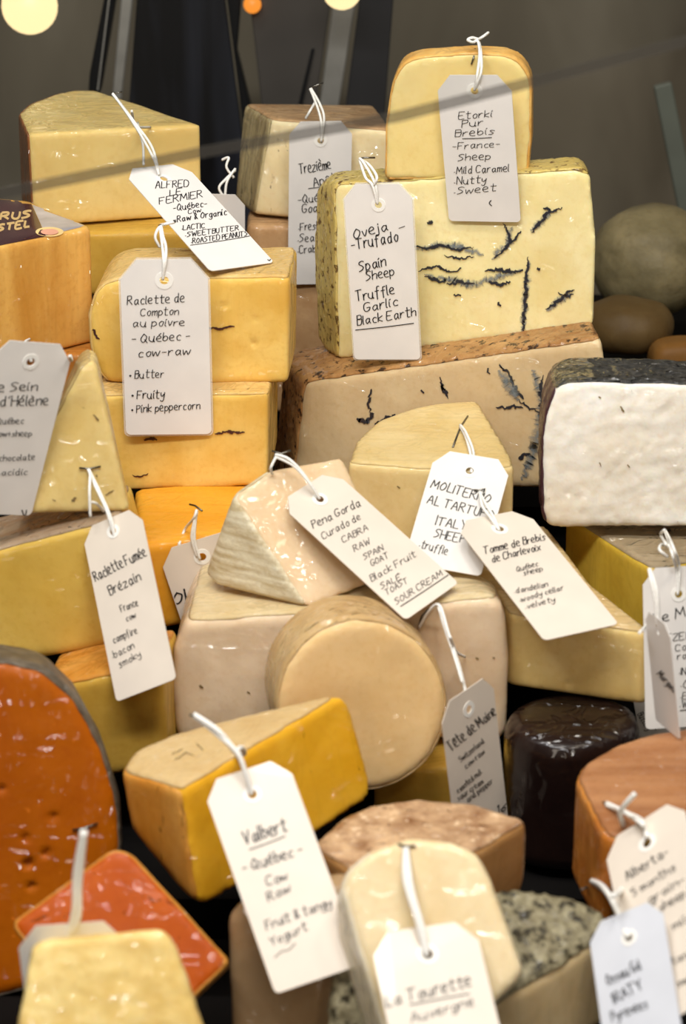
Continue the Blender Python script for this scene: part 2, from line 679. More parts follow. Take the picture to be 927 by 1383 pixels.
def make_tag(key, TL, TR, BL, r, sign, on, texts, strings, label, pin=None, paper='paper', d=None, clear=.003, ink=.00055, sleeve=False,
             clip=.19, uz=None, ring=True, hole=(.5, .115), pinon=None, strr=.0009, marks=(), group='handwritten cheese tags'):
    u2, v2, uzz, vzz = solve_tag(TL, TR, BL, r, sign)
    if uz is not None:
        uzz = uz

    rTL, rTR, rBL = ray(*TL), ray(*TR), ray(*BL)

    def uv3(a, b):
        return rTR * (1 + a) - rTL, rBL * (1 + b) - rTL
    a_, b_ = uzz / FPX, vzz / FPX
    for _ in range(30):       # exact perspective: square corners and the wanted length to width ratio
        def res(a, b):
            U, V = uv3(a, b)
            return U.dot(V) / (U.length * V.length), V.length / U.length - r
        f0 = res(a_, b_)
        h = 1e-6
        fa, fb = res(a_ + h, b_), res(a_, b_ + h)
        j = [(fa[0] - f0[0]) / h, (fb[0] - f0[0]) / h, (fa[1] - f0[1]) / h, (fb[1] - f0[1]) / h]
        det = j[0] * j[3] - j[1] * j[2]
        if abs(det) < 1e-9 or uz is not None:
            break
        da, db = (-f0[0] * j[3] + f0[1] * j[1]) / det, (-f0[1] * j[0] + f0[0] * j[2]) / det
        m_ = max(abs(da), abs(db), 1e-12)
        k_ = min(1, .01 / m_)
        a_ += da * k_
        b_ += db * k_

    def corners(d0):
        U, V = uv3(a_, b_)
        return CAM + rTL * d0, U * d0, V * d0
    d0 = d or 1.5
    if d is None:
        for it in range(6):
            p0, U, V = corners(d0)
            worst = 9
            for a in (0, .12, .25, .5, .75, .88, 1):
                for b in (.0, .12, .25, .4, .55, .7, .85, .95, 1):
                    if b < .1 and (a < .2 or a > .8):
                        continue
                    q = p0 + U * a + V * b - CAM
                    dq = q.dot(FWD)
                    px, py = W / 2 + q.dot(RT) / dq * FPX, H / 2 - q.dot(UP) / dq * FPX
                    h = hit(px, py, on)
                    if h is not None:
                        worst = min(worst, h - dq)
            if worst > 8:
                break
            d0 += (worst - clear)
            if abs(worst - clear) < 1e-4:
                break
    p0, U, V = corners(d0)
    w, hgt = U.length, V.length
    ex = U / w
    ey = V - ex * V.dot(ex)
    hgt = ey.length
    ey.normalize()
    ez = ex.cross(-ey)        # towards the viewer
    if ez.dot(CAM - p0) < 0:
        ez = -ez
    M = Matrix((ex, -ey, ez)).transposed().to_4x4()
    M.translation = p0 + U * .5
    Mi = M.inverted()

    def loc(px, py):          # pixel -> card coordinates
        rr = ray(px, py)
        t = (p0 - CAM).dot(ez) / rr.dot(ez)
        q = Mi @ (CAM + rr * t)
        return Vector((q.x, q.y))
    root = empty('price_tag', M.translation, label, 'tag', group)
    root.rotation_euler = M.to_euler()
    c = w * clip
    rr = w * .06
    hw = w / 2

    def outline(g):
        o = [(-hw - g, -c * 1.15), (-hw + c * .95, g), (hw - c * .95, g), (hw + g, -c * 1.15)]
        for k in range(6):
            an = -math.pi / 2 * k / 5
            o.append((hw + g - rr + rr * math.cos(an), -hgt - g + rr + rr * math.sin(an)))
        for k in range(6):
            an = -math.pi / 2 - math.pi / 2 * k / 5
            o.append((-hw - g + rr + rr * math.cos(an), -hgt - g + rr + rr * math.sin(an)))
        return o
    hx, hy = (hole[0] - .5) * w, -hole[1] * hgt
    hr = w * .052

    def plate(out, hole_r, th, zoff=0.0):
        bm = bmesh.new()
        es = []
        for loop in (out, [(hx + hole_r * math.cos(2 * math.pi * k / 16), hy + hole_r * math.sin(2 * math.pi * k / 16)) for k in range(16)]):
            vs = [bm.verts.new((x, y, zoff)) for x, y in loop]
            es += [bm.edges.new((vs[i], vs[(i + 1) % len(vs)])) for i in range(len(vs))]
        bmesh.ops.triangle_fill(bm, edges=es, use_beauty=True)
        bmesh.ops.recalc_face_normals(bm, faces=bm.faces)
        if bm.faces[:] and bm.faces[:][0].normal.z < 0:
            bmesh.ops.reverse_faces(bm, faces=bm.faces)
        ret = bmesh.ops.extrude_face_region(bm, geom=list(bm.faces))
        bmesh.ops.translate(bm, verts=[g for g in ret['geom'] if isinstance(g, bmesh.types.BMVert)], vec=(0, 0, th))
        bmesh.ops.recalc_face_normals(bm, faces=bm.faces)
        return bm
    card = link('card', to_mesh('card', plate(outline(0), hr, .0005), smooth=False), M_[paper], root)
    if ring:
        bm = plate([(hx + hr * 2.0 * math.cos(2 * math.pi * k / 24), hy + hr * 2.0 * math.sin(2 * math.pi * k / 24)) for k in range(24)], hr * 1.02, .0003, .0005)
        link('eyelet_ring', to_mesh('eyelet_ring', bm, smooth=False), M_['paper_ring'], root)
    if sleeve:
        bm = plate(outline(w * .022), hr, .0004, -.0006)
        link('plastic_sleeve', to_mesh('plastic_sleeve', bm, smooth=False), M_['clear_film'], root)
    # writing
    bm = bmesh.new()
    pxm = w / u2.length if u2.length else 1
    for t in texts:
        txt, x0, y0, x1, y1, h = t[:6]
        a, b = loc(x0, y0), loc(x1, y1)
        dx = (b - a)
        ln = dx.length
        st, wid = text_strokes(txt)
        sx = ln / wid
        # cap height measured on the card, perpendicular to the line
        mid = ((x0 + x1) / 2, (y0 + y1) / 2)
        dd = Vector((x1 - x0, y1 - y0)).normalized()
        hp = loc(mid[0] + dd.y * h, mid[1] - dd.x * h) - loc(*mid)
        ux = dx.normalized()
        uy = hp / 10.0
        iw = min(ink, hp.length * .095) * (t[6] if len(t) > 6 else 1)
        for s in st:
            ribbon(bm, [a + ux * (q.x * sx) + uy * q.y for q in s], max(iw, .0004), .0009)
    for mk in marks:
        ribbon(bm, catmull([loc(*q) for q in mk], 3) if len(mk) > 2 else [loc(*q) for q in mk], ink * 1.1, .0009)
    if bm.verts:
        for v in bm.verts:   # keep the ink on the card
            v.co.x = min(max(v.co.x, -hw + .0006), hw - .0006)
        link('handwriting', to_mesh('handwriting', bm, smooth=False), M_['ink'], card)
    else:
        bm.free()
    # string through the hole up to its pin
    RM = M
    RMi = Mi
    for sl in strings:
        P = []
        n = len(sl)
        hp = M @ Vector((hx, hy, .001))
        hd = (hp - CAM).dot(FWD)
        last = sl[-1]
        dl = hit(last[0], last[1], pinon or on)
        dl = (dl - .002) if dl else hd
        for i, (x, y) in enumerate(sl):
            t = i / max(1, n - 1)
            dd = hd * (1 - t) + dl * t - .004 * math.sin(math.pi * t)
            # never inside the cheese behind, nor inside the card
            h = hit(x, y, pinon or on)
            if h:
                dd = min(dd, h - .0015)
            q = at(x, y, dd)
            lq = Mi @ q
            if -hw < lq.x < hw and -hgt < lq.y < .002 and lq.z < .0018 and i > 0:
                rr_ = ray(x, y)
                tt = ((p0 + ez * .002) - CAM).dot(ez) / rr_.dot(ez)
                q = at(x, y, min(dd, tt))
            P.append(RMi @ q)
        if len(sl) > 1:
            bm = bmesh.new()
            tube(bm, smooth3(P, 6), strr)
            link('string', to_mesh('string', bm), M_['string'], root)
    if pin:
        bm = bmesh.new()
        P = []
        for (x, y) in pin:
            h = hit(x, y, pinon or on)
            P.append(RMi @ at(x, y, (h - .0012) if h else (dl - .001)))
        tube(bm, P, .0006, 6)
        link('staple', to_mesh('staple', bm), M_['steel'], root)
    bmq = bmesh.new()
    o = outline(0)
    vs = [bmq.verts.new(M @ Vector((x, y, .0007))) for x, y in o]
    bmq.faces.new(vs)
    BVH[key] = BVHTree.FromBMesh(bmq)
    bmq.free()
    return root


M_ = {}
M_['paper'] = flat_mat('tag_paper', (228, 224, 219), .45, coat=.15, vary=.015)
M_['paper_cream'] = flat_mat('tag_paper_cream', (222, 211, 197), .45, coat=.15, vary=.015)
M_['paper_ring'] = flat_mat('tag_ring_paper', (238, 236, 230), .5, vary=.01)
M_['paper_cool'] = flat_mat('tag_paper_cool', (208, 211, 219), .45, coat=.15, vary=.015)
M_['ink'] = flat_mat('black_ink', (22, 22, 26), .5, vary=0)
M_['string'] = flat_mat('cotton_string', (240, 238, 232), .85, vary=.04, vscale=900)
M_['steel'] = flat_mat('staple_wire', (120, 118, 112), .3, 1.0)
m = NT('clear_film')
m.b.inputs['Base Color'].default_value = (.9, .9, .88, 1)
m.b.inputs['Roughness'].default_value = .08
m.b.inputs['Alpha'].default_value = .28
M_['clear_film'] = m.m


def vein_mat(name, c, thresh=.5, soft=.25):
    m = NT(name)
    uv = m.n('ShaderNodeUVMap')
    sep = m.n('ShaderNodeSeparateXYZ')
    m.l(uv.outputs[0], sep.inputs[0])
    mm = m.n('ShaderNodeMath', operation='PINGPONG')
    mm.inputs[1].default_value = .5
    m.l(sep.outputs['Y'], mm.inputs[0])
    m2 = m.n('ShaderNodeMath', operation='MULTIPLY')
    m2.inputs[1].default_value = 2.4
    m.l(mm.outputs[0], m2.inputs[0])
    nz = m.noise(m.coords((1, 1, 1)), 420, 3, .6)
    m3 = m.n('ShaderNodeMath', operation='SUBTRACT')
    m.l(m2.outputs[0], m3.inputs[0])
    m.l(nz, m3.inputs[1])
    r = m.ramp(m3.outputs[0], [(max(0, thresh - soft - .3), (0, 0, 0, 1)), (thresh, (1, 1, 1, 1))])
    m.l(r, m.b.inputs['Alpha'])
    m.b.inputs['Base Color'].default_value = srgb(c)
    m.b.inputs['Roughness'].default_value = .45
    m.b.inputs['Coat Weight'].default_value = .4
    return m.m


M_['vein'] = vein_mat('truffle_vein', (30, 32, 42), .35, .1)
M_['veinhalo'] = vein_mat('blue_mould_halo', (120, 128, 130), .95, .75)
M_['pepper'] = vein_mat('peppercorn_seam', (66, 30, 28), .25, .1)
M_['speck'] = vein_mat('pit_shade', (120, 98, 60), .35, .2)  # flat brown tone, shade inside small pits painted on; also other marks

# ================================================================= SETTING
exec_parts = []


def struct(name, me, mat, parent=None, loc=None):
    o = link(name, me, mat, parent, loc)
    if parent is None:
        o['kind'] = 'structure'
    return o


def box_bm(x0, x1, y0, y1, z0, z1):
    bm = bmesh.new()
    bmesh.ops.create_cube(bm, size=1)
    for v in bm.verts:
        v.co = Vector((x0 + (v.co.x + .5) * (x1 - x0), y0 + (v.co.y + .5) * (y1 - y0), z0 + (v.co.z + .5) * (z1 - z0)))
    return bm


def slab_px(poly, plane, L):
    P = [plane.pt(*p) for p in roundpoly(poly)]
    bm = bmesh.new()
    A = [bm.verts.new(p) for p in P]
    B = [bm.verts.new(p - plane.n * L) for p in P]
    bm.faces.new(A)
    bm.faces.new(B[::-1])
    n = len(P)
    for i in range(n):
        bm.faces.new((A[i], B[i], B[(i + 1) % n], A[(i + 1) % n]))
    bmesh.ops.recalc_face_normals(bm, faces=bm.faces)
    return bm


def wall_mat():
    m = NT('mottled_back_panel')
    f = m.noise(m.coords((1, 1, .35)), 5.5, 4, .5, .6)
    m.l(m.ramp(f, [(.3, srgb((84, 76, 62))), (.55, srgb((112, 104, 88))), (.75, srgb((140, 132, 116)))]), m.b.inputs['Base Color'])  # soft reflections in the back glass painted as mottled tones
    m.b.inputs['Roughness'].default_value = .35
    return m.m


M_['wall'] = wall_mat()
M_['black'] = flat_mat('black_riser', (11, 9, 8), .8, spec=.1)
M_['blackmetal'] = flat_mat('black_rail', (6, 6, 8), .5, 0.0, spec=.15)
M_['alu'] = flat_mat('brushed_aluminium', (150, 148, 142), .4, .4)
M_['darkpanel'] = flat_mat('dark_panel', (13, 14, 19), .6, spec=.1, vary=.3, vscale=9)
m = NT('dark_sheen_panel')
m.l(m.ramp(m.noise(m.coords((1, 1, .12)), 26, 3, .5, .4), [(.42, srgb((15, 14, 15))), (.7, srgb((40, 42, 50)))]), m.b.inputs['Base Color'])  # bluish sheen streaks painted into the dark colour
m.b.inputs['Roughness'].default_value = .44
m.b.inputs['Specular IOR Level'].default_value = .15
M_['darkpanel'] = m.m
M_['greypanel'] = flat_mat('grey_panel', (70, 66, 62), .6, spec=.1, vary=.12, vscale=7)
M_['midpanel'] = flat_mat('charcoal_panel', (46, 45, 46), .6, spec=.1, vary=.1, vscale=7)

struct('floor', to_mesh('floor', box_bm(-1.2, 1.2, .6, 2.5, -.02, 0), smooth=False), M_['black'])
struct('wall_back', to_mesh('wall_back', box_bm(-1.2, 1.2, 2.42, 2.45, 0, 1.0), smooth=False), M_['wall'])
BP = Plane(463, 300, 2.14)
bars = [
    ('black_rail', 'black upright rail with a thin pale edge behind the tall pale wedge', 'rail', M_['blackmetal'], [(146, -30), (160, -30), (134, 128), (119, 128), (121, 100)], .03),
    ('clear_strut', 'grey see-through strut beside the black rail', 'strut', M_['alu'], [(166, -30), (183, -30), (164, 135), (151, 135)], .008),
    ('dark_panel', 'dark panel in the gap between the two back wedges', 'panel', M_['darkpanel'], [(187, -30), (300, -30), (345, 330), (160, 330)], .012),
    ('black_post', 'black post beside the dark panel', 'post', M_['blackmetal'], [(303, -30), (328, -30), (320, 70), (352, 200), (334, 210)], .02),
    ('grey_panel', 'grey brown panel above the striped wedge', 'panel', M_['greypanel'], [(334, -30), (452, -30), (418, 200), (360, 200)], .012),
    ('aluminium_strip', 'pale aluminium strip behind the long white tag of the back wedge', 'strip', M_['alu'], [(455, -30), (486, -30), (449, 200), (424, 200)], .01),
    ('charcoal_panel', 'charcoal panel between the aluminium strip and the rounded cheese', 'panel', M_['midpanel'], [(490, -30), (534, -30), (512, 260), (452, 260)], .012),
    ('reflection_strip', 'painted pale greenish glass edge reflection behind the blurred round cheese at the right edge', 'strip', flat_mat('green_grey', (92, 96, 86), .5, vary=.15, vscale=8), [(884, 118), (908, 112), (948, 310), (926, 330)], .01),  # solid strip added for a reflection along a glass edge
]
for nm, lb, ct, mt, poly, th in bars:
    bm = slab_px(poly, BP, th)
    bmesh.ops.bevel(bm, geom=list(bm.edges), offset=.0012, segments=1, affect='EDGES')
    cc = sum((v.co for v in bm.verts), Vector()) / len(bm.verts)
    zz = min(v.co.z for v in bm.verts)
    # rails run down to the case floor
    o = link(nm, to_mesh(nm, bm, (cc.x, cc.y, zz), smooth=False), mt, None, (cc.x, cc.y, zz))
    tag(o, lb, ct)
    if nm == 'black_rail':
        e = link('pale_edge', to_mesh('pale_edge', slab_px([(150, -30), (152, -30), (133, 122), (131, 122)], Plane(463, 300, 2.137), .002), (cc.x, cc.y, zz), smooth=False), M_['alu'], o)
    if nm == 'grey_panel':
        e = link('slot', to_mesh('slot', slab_px([(421, 66), (425, 66), (408, 144), (403, 142)], Plane(463, 300, 2.137), .002), (cc.x, cc.y, zz), smooth=False), M_['blackmetal'], o)


# glowing globes with cords, standing in for lamp reflections in the back glass
def lamp(px, py, rpx, d, name, label, colr, strength):
    c = at(px, py, d)
    r = rpx / FPX * d
    root = empty(name, c, label, 'lamp', 'lamp reflections at the top')
    bm = bmesh.new()
    bmesh.ops.create_uvsphere(bm, u_segments=24, v_segments=14, radius=r)
    link('globe', to_mesh('globe', bm), flat_mat('lamp_glow_' + name + str(px), (40, 36, 28), .4, emis=(colr, strength), vary=0), root)
    bm = bmesh.new()
    tube(bm, [Vector((0, 0, r * .9)), Vector((0, 0, r * 1.3))], r * .35, 12)
    tube(bm, [Vector((0, 0, r * 1.3)), Vector((0, 0, .45))], .003, 8)
    link('cord', to_mesh('cord', bm), M_['blackmetal'], root)


lamp(40, 8, 38, 1.98, 'lamp_reflection', 'glowing warm globe for a lamp reflection in the upper left corner', (255, 226, 168), 1.5)
lamp(462, -14, 27, 1.98, 'lamp_reflection', 'glowing globe for a lamp reflection cut off by the top edge above the aluminium strip', (255, 226, 168), 1.5)
lamp(341, 6, 12, 2.06, 'lamp_reflection', 'tiny amber globe for a lamp reflection beside the black post', (255, 150, 50), 1.2)

# front glass, its lower edge crossing the picture
GP = Plane(463, 150, 1.12, 0, 4)
edge = [(-90, 275), (40, 247), (270, 200), (540, 151), (717, 105), (927, 49), (1010, 26)]
m = NT('front_glass')
tr = m.n('ShaderNodeBsdfTransparent')
tr.inputs[0].default_value = (.96, .965, .96, 1)
gl = m.n('ShaderNodeBsdfGlossy')
gl.inputs['Roughness'].default_value = .05
gl.inputs['Color'].default_value = (.9, .93, .95, 1)
mx = m.n('ShaderNodeMixShader')
mx.inputs[0].default_value = .04
m.l(tr.outputs[0], mx.inputs[1])
m.l(gl.outputs[0], mx.inputs[2])
m.l(mx.outputs[0], m.out.inputs['Surface'])
M_['glass'] = m.m
m = NT('glass_edge')
tr = m.n('ShaderNodeBsdfTransparent')
mx = m.n('ShaderNodeMixShader')
mx.inputs[0].default_value = .44
m.b.inputs['Base Color'].default_value = srgb((62, 58, 52))
m.b.inputs['Roughness'].default_value = .3
m.l(tr.outputs[0], mx.inputs[1])
m.l(m.b.outputs[0], mx.inputs[2])
m.l(mx.outputs[0], m.out.inputs['Surface'])
M_['edge'] = m.m
g = struct('window_1', to_mesh('window_1', slab_px(edge + [(1010, -120), (-90, -120)], GP, .004), smooth=False), M_['glass'])
low = [(x, y + 14) for x, y in edge]
e = link('glass_edge', to_mesh('glass_edge', slab_px(edge + low[::-1], GP, .004), smooth=False), M_['edge'], g)

# ================================================================= CHEESES
CM = cheese_mat
paste_alfred = CM('paste_alfred', (224, 194, 120), (234, 208, 140))
rind_brown = CM('rind_brown', (126, 78, 44), (160, 104, 60), sss=.05, scale=60, bump=.6)
paste_box = CM('paste_box', (190, 132, 52), (226, 180, 100), scale=34, stretch=(1, 1, .1), wrap=.5)  # upright film sheen streaks painted into the paste colour
rind_amber = CM('rind_amber', (196, 128, 56), (214, 150, 74), scale=40)
paste_cream = CM('paste_cream', (226, 206, 160), (236, 220, 180), wrap=.9)
side_stripe = CM('side_stripe', (132, 112, 78), (206, 186, 140), scale=60, stretch=(1, 1, .04), wrap=1.0, coat=.8)
rind_tan = CM('rind_tan', (170, 132, 92), (194, 158, 116), sss=.08, scale=45, bump=.5)
paste_etorki = CM('paste_etorki', (238, 214, 142), (242, 220, 156), coat=.25, wrap=.25)
rind_orange = CM('rind_orange', (222, 164, 84), (234, 188, 112), sss=.1, scale=70, bump=.7)
paste_oveja = CM('paste_oveja', (228, 212, 152), (240, 228, 180), coat=.5, wrap=.6)
rind_mottle = CM('rind_mottle', (196, 172, 96), (216, 196, 128), speck=(104, 78, 40), sss=.08, bump=.8, speckpos=.56)
paste_truffle = CM('paste_truffle', (194, 168, 128), (210, 188, 148), coat=.45, wrap=.5)
rind_crust = CM('rind_crust', (140, 98, 56), (184, 142, 92), speck=(58, 38, 22), sss=.05, scale=50, bump=1.0, speckpos=.56)
paste_white = CM('paste_white', (232, 222, 204), (248, 245, 238), coat=.4, wrap=.8, sss=.3, bump=1.0, bscale=38)
rind_black = CM('rind_black', (24, 24, 24), (64, 64, 62), sss=0, scale=260, stretch=(1, 1, 1), coat=.9, wrap=1.0, rough=.4, bump=.8)
rind_plum = CM('rind_plum', (58, 34, 40), (74, 46, 52), sss=0, scale=120, coat=.5)
paste_moli = CM('paste_moli', (220, 194, 136), (230, 208, 156), coat=.35, wrap=.5)
rind_moli = CM('rind_moli', (208, 176, 116), (224, 196, 142), coat=.35, scale=30)
paste_pena = CM('paste_pena', (216, 188, 150), (226, 202, 168), wrap=.35)
rind_basket = CM('rind_basket', (186, 166, 128), (232, 222, 194), sss=.1, scale=30, stretch=(1, 1, 9), rot=(.5, .3, .5), bump=1.0, coat=.2)
paste_pink = CM('paste_pink', (222, 196, 162), (232, 210, 180), wrap=.6)
rind_pale = CM('rind_pale', (206, 178, 132), (222, 200, 160), scale=40, bump=.5)
paste_tete = CM('paste_tete', (228, 192, 134), (236, 204, 152), wrap=.35)
rind_tete = CM('rind_tete', (186, 148, 100), (208, 174, 126), wrap=.9, scale=40)
paste_yellow = CM('paste_yellow', (222, 164, 34), (234, 182, 58), wrap=.6)
rind_wood = CM('rind_wood', (196, 160, 108), (216, 184, 136), scale=30, stretch=(.3, 1.4, 1), rot=(0, 0, .5), coat=.35, wrap=.5)
rind_goldside = CM('rind_goldside', (194, 122, 40), (222, 160, 82), scale=26, stretch=(1, 1, .4), wrap=.9)
paste_mimo = CM('paste_mimo', (154, 74, 0), (174, 94, 2), sss=.04, speck=(208, 112, 28), scale=14, stretch=(1, 1, .35), rot=(.3, .2, 0), wrap=.6, coat=.4, speckpos=.66)
rind_grey = CM('rind_grey', (72, 64, 54), (112, 100, 84), sss=0, scale=90, bump=1.0, coat=.3)
paste_glossy = CM('paste_glossy', (162, 66, 0), (188, 90, 0), sss=.03, wrap=1.0, coat=.55, scale=16)
rind_edge = CM('rind_edge', (200, 130, 50), (216, 150, 70))
paste_crumb = CM('paste_crumb', (214, 180, 104), (240, 216, 150), scale=60, wrap=.7, coat=.5, bump=.8, bscale=60)
paste_fumee = CM('paste_fumee', (206, 168, 74), (226, 194, 106), scale=9, wrap=.4, coat=.35)
rind_mauve = CM('rind_mauve', (150, 124, 100), (178, 154, 128), wrap=.9, scale=24)
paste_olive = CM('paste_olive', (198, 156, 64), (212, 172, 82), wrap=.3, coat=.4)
paste_old = CM('paste_old', (220, 152, 40), (230, 170, 62), wrap=.3, stretch=(.35, 1, 1), coat=.4)
paste_compton = CM('paste_compton', (222, 178, 84), (240, 206, 122), wrap=.5)
rind_compton = CM('rind_compton', (214, 172, 104), (226, 188, 124), wrap=.8, scale=30)
paste_sein = CM('paste_sein', (214, 186, 118), (226, 204, 144), speck=(150, 120, 60), wrap=.6, speckpos=.72)
rind_sein = CM('rind_sein', (176, 146, 96), (200, 176, 124), bump=.8)
paste_tomme = CM('paste_tomme', (224, 194, 124), (234, 208, 146), wrap=.4)
rind_tomme = CM('rind_tomme', (198, 164, 112), (212, 182, 132), scale=30, wrap=.5)
paste_mar = CM('paste_mar', (196, 162, 56), (210, 178, 74), stretch=(1, 1, .3), coat=.3)
rind_mar = CM('rind_mar', (138, 120, 94), (164, 146, 118), scale=30, coat=.6, wrap=.9)
wax_black = CM('wax_black', (24, 14, 12), (34, 21, 17), sss=0, rough=.35, coat=.7, wrap=.4)
rind_wheel = CM('rind_wheel', (148, 98, 62), (178, 128, 88), speck=(150, 88, 50), scale=34, stretch=(.3, 1.6, 1), coat=.3, wrap=.6, sss=.05, speckpos=.68)
rind_amberside = CM('rind_amberside', (166, 94, 30), (192, 128, 58), scale=40, coat=.5, wrap=.8, sss=.05)
paste_wheel = CM('paste_wheel', (206, 170, 96), (216, 184, 112))
rind_croute = CM('rind_croute', (124, 82, 50), (222, 186, 146), speck=(232, 200, 164), scale=46, coat=.5, wrap=.9, sss=.05, bump=.9, speckpos=.6)
paste_croute = CM('paste_croute', (168, 124, 74), (186, 142, 92), coat=.4)
paste_tour = CM('paste_tour', (226, 204, 160), (236, 218, 180), wrap=.5)
rind_tour = CM('rind_tour', (222, 204, 172), (234, 220, 194), wrap=.9)
rind_stone = CM('rind_stone', (104, 96, 74), (156, 148, 120), speck=(50, 44, 30), scale=190, coat=.15, wrap=.3, sss=0, bump=1.0, bscale=140, speckpos=.52)
paste_stone = CM('paste_stone', (206, 180, 136), (216, 194, 152))
paste_shadow = CM('paste_taupe', (150, 122, 88), (170, 142, 106), coat=.5)  # own greyish brown of the dull wedge
gap_shade_brown = CM('gap_shade_brown', (168, 108, 44), (188, 128, 60))
rind_bloom = CM('rind_bloom', (92, 84, 60), (136, 124, 92), coat=0, scale=26, bump=.7)


def zplane(px, py, d):
    return (px, py, d, 0, 90)


def left(nv):
    return nv.x < -.35


# ---- back row
prism('alfred', [(38, 181), (273, 168), (130, 121), (100, 121), (72, 127), (38, 140), (25, 152)], zplane(38, 181, 1.66), .066,
      paste_alfred, rind_brown, 'cheese_wedge', 'tall pale yellow wedge with brown rind in the upper left, before the black rail', rsides=left, bevel=.0025)
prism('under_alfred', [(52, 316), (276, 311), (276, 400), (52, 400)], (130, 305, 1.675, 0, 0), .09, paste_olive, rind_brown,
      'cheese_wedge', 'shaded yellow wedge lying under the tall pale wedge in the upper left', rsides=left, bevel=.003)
hull('trez', [at(367, 161, 1.72), at(530, 176, 1.70), at(505, 142, 1.82), at(330, 140, 1.77), at(343, 291, 1.75), at(540, 306, 1.73),
              at(520, 272, 1.84), at(317, 272, 1.79)], paste_cream, rind_tan, 'cheese_wedge',
     'cream wedge with stripy wrapped side and brown top before the dark panel at the back', rindtest=lambda n: 1 if n.z > .6 or n.x > .5 else (2 if n.x < -.35 else 0), rind2=side_stripe, bevel=.003)
prism('under_trez', [(332, 303), (470, 307), (470, 560), (332, 560)], (370, 300, 1.735, 0, 0), .05, rind_tan, None, 'cheese_block',
      'tan block under the stripy cream wedge, left of the blue veined cheese', rsides=False, bevel=.004)
PO = Plane(455, 487, 1.612, -16, 2)
hull('oveja', hpts(PO, [(453, 249), (785, 229), (798, 238), (806, 330), (803, 438), (797, 443), (458, 486), (440, 242, .03), (428, 258, .035),
                        (424, 340, .038), (430, 455, .035), (440, 474, .02)], .035, (.0, .035, .0)), paste_oveja, rind_mottle, 'cheese_block',
     'big pale block with dark blue veins, carrying the rounded cheese', rindtest=lambda n: n.z > .6 or n.x < -.6, bevel=.004, rindrough=.0006, ang=4)
prism('etorki', [(520, 243), (522, 170), (530, 112, 14), (547, 79, 26), (640, 72), (698, 76, 28), (718, 108, 16), (717, 190), (712, 241)],
      (620, 243, PO.depth(620, 243) + .004, -8, -8), .018, paste_etorki, rind_orange, 'cheese_slice',
      'smooth yellow slice with rounded shoulders and orange rind standing on the blue veined block', rsides=True, bevel=.002)
PT = Plane(600, 560, 1.574, -20, 3)
hull('truffle', hpts(PT, [(412, 515), (814, 457), (829, 560), (836, 660), (398, 640), (398, 660), (384, 488, .035), (370, 620, .045), (370, 650, .045)], .075, (-.004, .07, 0)),
     paste_truffle, rind_crust, 'cheese_block', 'long beige block with dark truffle specks and brown crust under the blue veined block',
     rindtest=lambda n: n.z > .6 or n.x < -.5, bevel=.004, rindrough=.0006, ang=4)

# ---- left side
prism('box', [(-50, 343), (123, 306), (40, 271), (-50, 262)], zplane(123, 306, 1.565), .079, paste_box, rind_amber, 'cheese_block',
      'amber block with a dark printed label on top at the left edge', rsides=False, bevel=.002)
prism('underbox', [(-40, 482), (132, 478), (132, 660), (-40, 660)], (80, 500, 1.575, 0, 0), .06, gap_shade_brown, None, 'cheese_block',  # brown block added where the amber block's shadow falls
      'added brown block filling the shadow under the amber block, behind the pale triangular wedge', rsides=False)
prism('compton_top', [(391, 374), (390, 519), (150, 519), (135, 508), (122, 470), (119, 425), (128, 395), (143, 381), (165, 375)],
      (270, 519, 1.535, -3, 0), .07, paste_compton, rind_compton, 'cheese_block',
      'upper yellow block with a dark pepper seam, topmost of two beside the small gap',
      rsides=lambda n: n.z > .5 or n.x < -.3, bevel=.003, dents=[(303, 412, 4, 2), (343, 464, 5, 2), (345, 432, 4, 1.2)])
prism('compton_low', [(364, 531), (362, 654), (358, 658), (176, 662), (128, 662), (128, 534)], (270, 658, 1.54, -3, 0), .075,
      paste_compton, rind_compton, 'cheese_block', 'lower yellow block with a dark pepper seam, under its twin',
      rsides=lambda n: n.z > .5, bevel=.003)
prism('old', [(186, 738), (350, 712), (378, 645), (182, 658)], zplane(250, 728, 1.46), .058, paste_old, None, 'cheese_block',
      'deep orange yellow block with a small dark pin, under the pair of pepper seam blocks', rsides=False, bevel=.004)
prism('fumee', [(-60, 757), (0, 741), (165, 697), (178, 750), (178, 866), (70, 888), (-60, 903)], (100, 800, 1.405, 0, 3), .065, paste_fumee, rind_mauve,
      'cheese_block', 'plain yellow block with a dull film covered top, above the big orange half wheel',
      rsides=lambda n: n.z > .5, bevel=.004)
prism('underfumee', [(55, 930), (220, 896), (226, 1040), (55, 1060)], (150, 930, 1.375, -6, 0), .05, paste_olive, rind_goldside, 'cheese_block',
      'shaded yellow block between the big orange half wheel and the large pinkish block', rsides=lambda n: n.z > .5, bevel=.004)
prism('sein', [(110, 492), (122, 486), (131, 492), (176, 692), (14, 694), (45, 620)], (115, 690, 1.397, 6, 8), .04, paste_sein, rind_sein, 'cheese_wedge',
      'pale triangular wedge standing on the plain yellow block', rsides=lambda n: n.x < -.3, bevel=.004)

